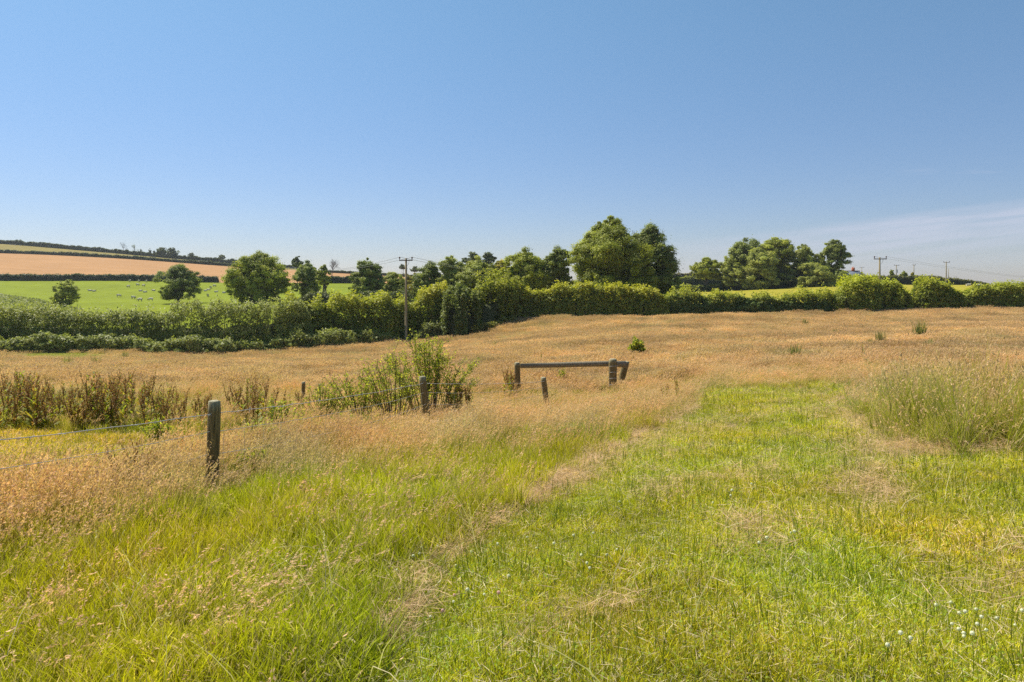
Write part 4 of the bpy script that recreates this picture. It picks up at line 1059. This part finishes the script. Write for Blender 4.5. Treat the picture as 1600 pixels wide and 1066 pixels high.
# end of the fence: the strainer post of the rail
xs, ys, zs = at(812, 26); endp = (np.array([xs - fx, ys - fy, zs - fz]), np.array([xs - fx, ys - fy, zs - fz + 1.05]), .08, 1.05)
seq = tops
HF = [.88, .70, .47, .25]
for wi, hf in enumerate(HF):
    g = Geo()
    for (b0, t0, r0, h0), (b1, t1, r1, h1) in zip(seq[:-1], seq[1:]):
        zb0 = t0[2] - h0; zb1 = t1[2] - h1
        A_ = np.array([b0[0] + (t0[0] - b0[0]) * hf, b0[1] - r0 - .006, zb0 + h0 * hf]); B_ = np.array([b1[0] + (t1[0] - b1[0]) * hf, b1[1] - r1 - .006, zb1 + h1 * hf])
        Ls = np.linalg.norm(B_ - A_); m = int(Ls / .25); t = np.linspace(0, 1, m)[:, None]
        P = A_ * (1 - t) + B_ * t; P[:, 2] -= 4 * (t * (1 - t))[:, 0] * (.04 + .03 * wi)
        P += rp.normal(0, .004, P.shape)
        V, Q = tube(P, np.full(m, .0045 if wi == 0 else .0032), 5, False); g.add(V, Q, np.array((.50, .49, .46)))
        if wi == 0:   # barbs
            for s in np.arange(.1, Ls, .14):
                c = P[min(int(s / Ls * m), m - 1)]
                dd = rp.normal(size=3) * .012
                V, Q = tube([c - dd, c + dd], [.0018, .0018], 4, False); g.add(V, Q, np.array((.55, .55, .54)))
    obj('barbed_wire' if wi == 0 else 'wire', g.mesh('wire', M_WIRE, True), fen)
# upright stays of the netting
g = Geo()
for (b0, t0, r0, h0), (b1, t1, r1, h1) in zip(seq[:-1], seq[1:]):
    zb0 = t0[2] - h0; zb1 = t1[2] - h1; Ls = np.linalg.norm(b1 - b0)
    for s in np.arange(.3, Ls, .42):
        t = s / Ls
        lo = np.array([b0[0] * (1 - t) + b1[0] * t, (b0[1] - r0) * (1 - t) + (b1[1] - r1) * t, (zb0 + h0 * .2) * (1 - t) + (zb1 + h1 * .2) * t]); hi = lo.copy()
        hi[2] = (zb0 + h0 * .70) * (1 - t) + (zb1 + h1 * .70) * t - 4 * t * (1 - t) * .06
        V, Q = tube([lo, hi], [.0018, .0018], 4, False); g.add(V, Q, np.array((.45, .43, .38)))
obj('netting', g.mesh('netting', M_WIRE), fen)

# lone dark stake behind the fence
x, y, z = at(473, 21); V, Q, C = round_post(rp, (0, 0, -.2), (0.02, 0, zrow(597, 21) - z), .055); g = Geo(); g.add(V, Q, C)
st = obj('fence_stake', g.mesh('fence_stake', M_POST, True)); st.location = (x, y, z); tag(st, 'small dark stake standing among weeds behind the wire fence left of the sapling', 'stake')

# ------------------------------------------------------------------ rail fence
xa, ya, za = at(809.5, 26); xb, yb, zb_ = at(958, 25.4)
rl = empty('rail_fence', (xb, yb, zb_)); tag(rl, 'weathered wooden rail on two upright posts with a leaning brace post', 'fence')
def rel(p): return np.array(p) - np.array([xb, yb, zb_])
for (a, b, rd) in (((xa, ya, za - .3), (xa - .02, ya, zrow(567, 26)), .105), ((xb, yb, zb_ - .3), (xb, yb, zrow(561.5, 25.4)), .145)):
    V, Q, C = round_post(rp, rel(a), rel(b), rd); g = Geo(); g.add(V, Q, C); obj('post', g.mesh('post', M_POST, True), rl)
x1 = (978 - U0) / F * 26.6; x2 = (966 - U0) / F * 26.6
V, Q, C = round_post(rp, rel((x2, 26.6, float(terr(x2, 26.6)) - .3)), rel((x1, 26.6, zrow(565.5, 26.6))), .13); g = Geo(); g.add(V, Q, C); obj('brace_post', g.mesh('brace_post', M_POST, True), rl)
P = [rel((xa + .08, ya, zrow(571.8, 26))), rel((xa * .6 + xb * .4, ya, zrow(570.5, 26))), rel((xa * .25 + xb * .75, 25.9, zrow(569, 25.9))), rel((xb + .05, 25.75, zrow(568.3, 25.75))), rel(((976 - U0) / F * 26.2, 26.2, zrow(569.5, 26.2)))]
V, Q = tube(P, [.085, .095, .10, .105, .125], 12); g = Geo()
g.add(V, Q, np.array((.17, .145, .10))); obj('rail', g.mesh('rail', M_POST, True), rl)
g = Geo()
for k_ in range(4):
    zz = .25 + k_ * .22
    g = Geo(); V, Q = tube([(-.16, -.16, zz), (.16, -.16, zz + .02)], [.006, .006], 4, False); g.add(V, Q, np.array((.5, .5, .48)))
    obj('tie_wire', g.mesh('tie_wire', M_WIRE), rl)

# ------------------------------------------------------------------ sapling by the fence
def sapling(name, label, u, d, vtop, wpx, nst, seed, leafn, cat='shrub', leaf=.034, off=0):
    r = np.random.default_rng(seed); x, y, z = at(u, d); H = zrow(vtop, d) - z; W = wpx / F * d
    root = empty(name, (x, y, z)); tag(root, label, cat)
    gs = Geo(); LP, LN = [], []
    for i in range(nst):
        a = r.uniform(-1, 1); by = r.uniform(-.5, .5) * W * .3
        b = np.array([a * W * .16, by * .4, -.05]); hh = H * (1 - .42 * abs(a + .08) ** 2) * r.uniform(.70, 1.06)
        e = np.array([a * W * .5, by + r.normal(0, .1), hh])
        m = b * .5 + e * .5 + np.array([-a * W * .05, 0, hh * .06])
        t = np.linspace(0, 1, 9)[:, None]
        P = b * (1 - t) ** 2 + 2 * m * t * (1 - t) + e * t ** 2 + r.normal(0, .012, (9, 3))
        V, Q = tube(P, np.linspace(.012, .003, 9), 5, False); gs.add(V, Q, np.array((.16, .11, .06)))
        pts_ = [(P, .30)]
        for k in range(r.integers(2, 6)):   # side twigs
            s = P[r.integers(3, 8)]; dr = np.array([r.normal(0, .6), r.normal(0, .6), r.uniform(.2, 1)]); dr /= np.linalg.norm(dr)
            ln = r.uniform(.15, .45) * min(1, H / 1.6); tt = np.linspace(0, 1, 6)[:, None]; TP = s + dr * ln * tt + np.array([0, 0, .1]) * tt ** 2 * ln
            V, Q = tube(TP, np.linspace(.005, .002, 6), 4, False); gs.add(V, Q, np.array((.18, .13, .06))); pts_.append((TP, 0))
        for P_, s0 in pts_:
            k = int(leafn * (1 if s0 else .45)); f = r.uniform(s0, 1.02, k); idx_ = f * (len(P_) - 1); i0 = np.clip(np.floor(idx_).astype(int), 0, len(P_) - 2)
            q_ = P_[i0] + (P_[i0 + 1] - P_[i0]) * (idx_ - i0)[:, None] + r.normal(0, .03, (k, 3)); LP.append(q_)
    LP = np.concatenate(LP); n = len(LP)
    V, Q = leaf_quads(LP, np.array([0, 0, .5]) + r.normal(size=(n, 3)), leaf * r.uniform(.6, 1.25, n), .55, r)
    pal = np.array([(.28, .32, .03), (.44, .45, .045), (.56, .53, .07), (.20, .25, .05)])
    obj('stems', gs.mesh('stems', M_BARK), root)
    obj('leaves', mesh_data('leaves', V, Q, M_PLANT, np.repeat(pal[r.integers(0, 4, n)] * r.uniform(.8, 1.2, n)[:, None], 4, 0)), root)
    return root
sapling('sapling', 'many stemmed leafy yellow green sapling growing behind the middle fence post', 672, 17.6, 524, 165, 60, 41, 48, leaf=.029)
sapling('shrub', 'low leafy shrub trailing left from the sapling behind the fence wires', 565, 17.2, 580, 180, 40, 42, 21, leaf=.03)
sapling('shrub', 'small low shrub at the foot of the sapling behind the leaning fence post', 618, 16.8, 556, 130, 32, 43, 22, leaf=.03)
sapling('shrub', 'small bright green bush alone in the brown meadow beyond the brace post', 997, 37, 531, 30, 22, 44, 60, leaf=.06)
sapling('weed_plant', 'small yellow green weed seen under the wooden rail', 878, 28, 574, 14, 8, 45, 20, 'weed', .035)
# weeds in the green strip behind the fence
sapling('shrub', 'straggling low shrub between the lone stake and the sapling', 505, 17.0, 600, 110, 22, 46, 16, leaf=.03)
for i, (u_, vt, d_, w_, lb) in enumerate(((480, 648, 13.0, 90, 'yellow green weeds along the wires below the straggling low shrub'), (560, 640, 14.2, 90, 'yellow green weeds below the low trailing shrub, left of the leaning post'), (410, 655, 11.5, 70, 'pale green weeds midway between the first post and the straggling shrub'), (440, 628, 14.5, 90, 'leafy green weeds behind the wires right of the first post'), (250, 655, 13.6, 60, 'low yellow green weeds left of the first post behind the fence'), (395, 700, 9.0, 60, 'bright green leafy weeds close behind the first post'), (255, 735, 7.2, 46, 'yellow flecked green weeds left of the first post foot'))):
    sapling('weed_clump', lb, u_, d_, vt, w_, 18, 60 + i, 26, 'weed', .028)

# ------------------------------------------------------------------ docks
def dock_geo(seed, h):
    r = np.random.default_rng(seed); gs, gh, gl = Geo(), Geo(), Geo()
    stems = r.integers(1, 4)
    for i in range(stems):
        hh = h * r.uniform(.7, 1); l = r.normal(0, .045, 2); P = np.array([[l[0] * t * 2 + r.normal(0, .005), l[1] * t * 2, hh * t - .03] for t in np.linspace(0, 1, 6)])
        V, Q = tube(P, np.linspace(.007, .003, 6), 5, False); gs.add(V, Q, np.array((.28, .12, .05)))
        spikes = [(P[3], P[5], 44)]
        for k in range(5):
            b = P[2 + k % 3] + (P[3] - P[2]) * r.uniform(0, 1); a = r.uniform(0, 6.28); e = b + np.array([math.cos(a) * .06, math.sin(a) * .06, r.uniform(.12, .26)]); spikes.append((b, e, 17))
            V, Q = tube([b, e], [.003, .002], 4, False); gs.add(V, Q, np.array((.28, .13, .06)))
        for b, e, n in spikes:
            t = r.uniform(0.1, 1, n)[:, None]; c = b * (1 - t) + e * t + r.normal(0, .013, (n, 3))
            V, Q = leaf_quads(c, r.normal(size=(n, 3)), .011 * r.uniform(.7, 1.4, n), .8, r)
            gh.add(V, Q, np.repeat(np.array([(.26, .12, .05), (.34, .19, .08), (.26, .22, .06)])[r.integers(0, 3, n)], 4, 0))
    n = 36
    for k in range(n):
        a = r.uniform(0, 6.28); z0 = h * .8 * r.uniform(0, 1) ** 1.5; ln = r.uniform(.10, .22) * (1.2 - z0 / h); dr = np.array([math.cos(a), math.sin(a), r.uniform(.6, 1.8)]); dr /= np.linalg.norm(dr)
        sd = np.cross(dr, [0, 0, 1]); sd /= np.linalg.norm(sd) + 1e-6; wd = ln * .15
        b = np.array([0, 0, z0]); m1 = b + dr * ln * .35; m2 = b + dr * ln * .75 - np.array([0, 0, ln * .08]); e = b + dr * ln - np.array([0, 0, ln * .22])
        V = [b - sd * .003, b + sd * .003, m1 + sd * wd, m1 - sd * wd, m2 + sd * wd * .8, m2 - sd * wd * .8, e + sd * .003, e - sd * .003]
        Q = [(0, 1, 2, 3), (3, 2, 4, 5), (5, 4, 6, 7)]
        gl.add(V, Q, np.array([(.30, .32, .04), (.44, .36, .05), (.22, .25, .035), (.36, .20, .06)])[r.integers(0, 4)])
    return gs.mesh('stem', M_PLANT), gh.mesh('seed_sprays', M_PLANT), gl.mesh('leaves', M_PLANT)
DOCKS = [dock_geo(700 + i, h) for i, h in enumerate((1.0, .85, .95, .7, .8, 1.05))]
def dock(x, y, k, s, lb, group):
    z = float(terr(x, y)); root = empty('dock_plant', (x, y, z), rng.uniform(0, 6.28)); root.scale = (s, s, s)
    tag(root, lb, 'dock plant', group)
    for nm, me in zip(('stem', 'seed_sprays', 'leaves'), DOCKS[k % 6]): obj(nm, me, root)
GD = 'brown seeding dock plants in the band behind the fence'
for i in range(190):
    u_ = rng.uniform(-60, 325); d_ = rng.uniform(14.6, 17.2)
    if u_ > 265 and rng.uniform() < .5: continue
    x, y, z = at(u_, d_)
    a = 'brown seeding dock plant in the dense band left of the first fence post'
    dock(x, y, int(rng.integers(0, 6)), rng.uniform(.9, 1.25) * (1.12 if 10 < u_ < 60 or 120 < u_ < 230 else .88), a, GD)
for i in range(17):
    x, y, z = at(rng.uniform(362, 432), rng.uniform(15.0, 17)); dock(x, y, int(rng.integers(0, 6)), rng.uniform(1.0, 1.35), 'dark brown dock plant in the clump just right of the first fence post', 'dock plants right of the first post')
for i in range(9):
    x, y, z = at(rng.uniform(440, 520), rng.uniform(17.5, 20)); dock(x, y, int(rng.integers(0, 6)), rng.uniform(.6, .85), 'thin dark dock stem near the lone stake behind the fence', 'dock plants near the lone stake')
for i in range(8):
    x, y, z = at(rng.uniform(785, 806), rng.uniform(24.5, 25.6)); dock(x, y, int(rng.integers(0, 6)), rng.uniform(.95, 1.25), 'tall dock plant crowding the left post of the wooden rail', 'dock plants by the rail post')
for i in range(6):
    x, y, z = at(rng.uniform(708, 738), rng.uniform(17, 18)); dock(x, y, int(rng.integers(0, 6)), rng.uniform(1.0, 1.3), 'tall olive brown dock plant at the right side of the sapling', 'dock plants beside the sapling')
for i in range(7):
    x, y, z = at(rng.uniform(172, 235), rng.uniform(6.9, 7.6)); dock(x, y, int(rng.integers(0, 6)), rng.uniform(.75, .98), 'dark sorrel stem in the near grass left of the first post', 'sorrel stems in the near grass')
for i in range(7):
    x, y, z = at(rng.uniform(1035, 1085), rng.uniform(17.6, 18.6)); dock(x, y, int(rng.integers(0, 6)), rng.uniform(.5, .75), 'olive weed stem at the left edge of the track top', 'weed stems at the track edge')

for i in range(16):
    x, y, z = hit(rng.uniform(760, 1590), rng.uniform(512, 590), 20, 90); dock(x, y, int(rng.integers(0, 6)), rng.uniform(.6, .95), 'small dark dock stem standing alone in the dry brown meadow', 'dock stems scattered in the meadow')
# green rush clumps dotted over the meadow
def rush_mesh(s):
    r = np.random.default_rng(1200 + s); g = Geo()
    V, Q, C, a, b = blade_set(r, 90, .28, .5, 1.0, .022, .3, (0, 0), (.06, .09, .02), (.17, .19, .04), dry=.15); g.add(V, Q, C)
    return g.mesh('rush_clump', M_PLANT)
RM = [rush_mesh(i) for i in range(3)]
for i, (u_, v_, s, lb) in enumerate(((1437, 532, 1.35, 'darkest rush clump, upright, in the meadow below the ragged bush'), (1376, 541, 1.0, 'broad olive rush clump just left of the darkest upright one'), (1360, 545, .7, 'small yellowish rush clump left of the broad olive clump'),
        (1258, 513, .8, 'small dark rush clump in the meadow below the low ragged hedge'), (1242, 566, 1.0, 'brownish rush clump in the middle of the right meadow'), (772, 548, .7, 'small green rush tuft in the meadow above the sapling'),
        (105, 580, 1.0, 'dark rush tuft in the left meadow behind the docks'), (150, 577, .9, 'brown rush tuft right of its darker neighbour in the left meadow'), (196, 566, .9, 'dark rush tuft below the greener field corner'), (1102, 524, .6, 'tiny dark rush tuft in the upper meadow above the track'), (1305, 526, .6, 'small tuft left of the rush clumps in the upper right meadow'), (569, 556, .6, 'small green tuft in the meadow left of the sapling top'), (1452, 550, .8, 'pale green rush tuft just below the darkest clump'))):
    x, y, z = hit(u_, v_, 20, 95); o = obj('rush_clump', RM[i % 3]); o.location = (x, y, z); s *= .55 + y / 90; o.scale = (s, s, s); o.rotation_euler[2] = i
    tag(o, lb, 'rushes', 'rush clumps dotted over the meadow')

# ------------------------------------------------------------------ clover flowers
def clover_meshes(pink):
    r = np.random.default_rng(88); g = Geo(); n = 70
    d = r.normal(size=(n, 3)); d /= np.linalg.norm(d, axis=1, keepdims=True); d[:, 2] = np.abs(d[:, 2]) * 1.1 - .25
    V, Q = leaf_quads(d * .0095 + np.array([0, 0, .1]), d, .0048, .5, r); c = np.array((.86, .84, .76)) if not pink else np.array((.80, .55, .55))
    g.add(V, Q, np.repeat(c * r.uniform(.8, 1.1, n)[:, None], 4, 0)); 
    V, Q = tube([(0, 0, .092), (0, 0, .1), (0, 0, .108)], [.005, .009, .004], 8); g.add(V, Q, c * .8)
    st_ = Geo(); V, Q = tube([(0, .01, -.02), (0.004, .0, .05), (0, 0, .095)], [.0014, .0012, .0012], 5, False); st_.add(V, Q, np.array((.16, .25, .04)))
    return g.mesh('flower_head', M_PLANT), st_.mesh('stem', M_PLANT)
CW, CP = clover_meshes(False), clover_meshes(True)
CL = [(1155,645),(1267,668),(1297,690),(1355,655),(1432,692),(1482,633),(1580,675),(1552,718),(1385,707),(1262,728),(1377,752),(1285,765),(1300,790),(1338,800),(1408,760),(1270,770),(983,812),(913,845),(1035,837),(1237,622),(1150,612),(145,83),(52,103),(245,10),(125,65),(430,260),(458,285),(285,325),(318,317)]
CL = [(1100 + a / 3.2, 760 + b / 3.2, 0) for a, b in CL]
CL += [(500 + a / 3.2, 760 + b / 3.2, p) for a, b, p in ((1040,283,0),(1265,278,0),(1178,327,0),(1290,390,0),(1320,420,0),(1370,260,0),(932,492,0),(665,570,1),(750,577,0),(833,577,0),(893,605,1),(497,385,0),(510,340,0),(590,340,0),(395,612,0),(290,347,0),(665,620,0),(475,405,0),(685,425,0),(1345,460,0),(1433,385,0),(1495,350,0),(893,328,0),(763,368,0),(1080,328,0),(432,355,1),(380,463,0),(605,675,1),(560,680,0),(150,340,0),(1505,97,0))]
for i, (u_, v_, pk) in enumerate(CL):
    x, y, z = hit(u_, v_ + 16 * (4 / max(4, 3.0 + (1066 - v_) / 90)), 2.2, 20)
    root = empty('clover_flower', (x, y, z), i * 1.3); s = rng.uniform(.7, 1.05) * (1 if u_ > 1380 and v_ > 900 else 1.15); root.scale = (s,) * 3; root.rotation_euler = (rng.normal(0, .12), rng.normal(0, .12), i)
    if pk: lb, gr = 'pinkish clover head in the near grass left of centre', 'pink clover heads'
    elif u_ > 1380 and v_ > 930: lb, gr = 'white clover flower in the dense patch at the bottom right corner', 'white clovers in the corner patch'
    elif u_ > 1080: lb, gr = 'white clover flower scattered on the mown grass right of centre', 'white clovers on the track'
    elif u_ > 780: lb, gr = 'white clover flower scattered on the mown grass beside the straw line', 'white clovers beside the straw'
    else: lb, gr = 'white clover flower in the grass around the lower end of the straw line', 'white clovers by the lower straw'
    tag(root, lb, 'clover flower', gr)
    for nm, me in zip(('flower_head', 'stem'), CP if pk else CW): obj(nm, me, root)

# ------------------------------------------------------------------ faint summer haze
hb = bpy.data.meshes.new('haze')
zlo = float(GZ.min()) - 1; V, Q = boxgeo((0, 830, (zlo + 44) / 2), (3960, 1780, 44 - zlo)); hb = mesh_data('haze', V, Q)
hm = bpy.data.materials.new('haze'); hm.use_nodes = True; t = hm.node_tree; t.nodes.clear()
ho = t.nodes.new('ShaderNodeOutputMaterial'); pv = t.nodes.new('ShaderNodeVolumePrincipled')
pv.inputs['Color'].default_value = (.86, .92, 1.0, 1); pv.inputs['Density'].default_value = 0.00012; pv.inputs['Anisotropy'].default_value = 0.2
t.links.new(pv.outputs[0], ho.inputs['Volume']); hb.materials.append(hm)
tag(obj('haze', hb), 'thin pale summer haze over the fields', 'haze', kind='stuff')
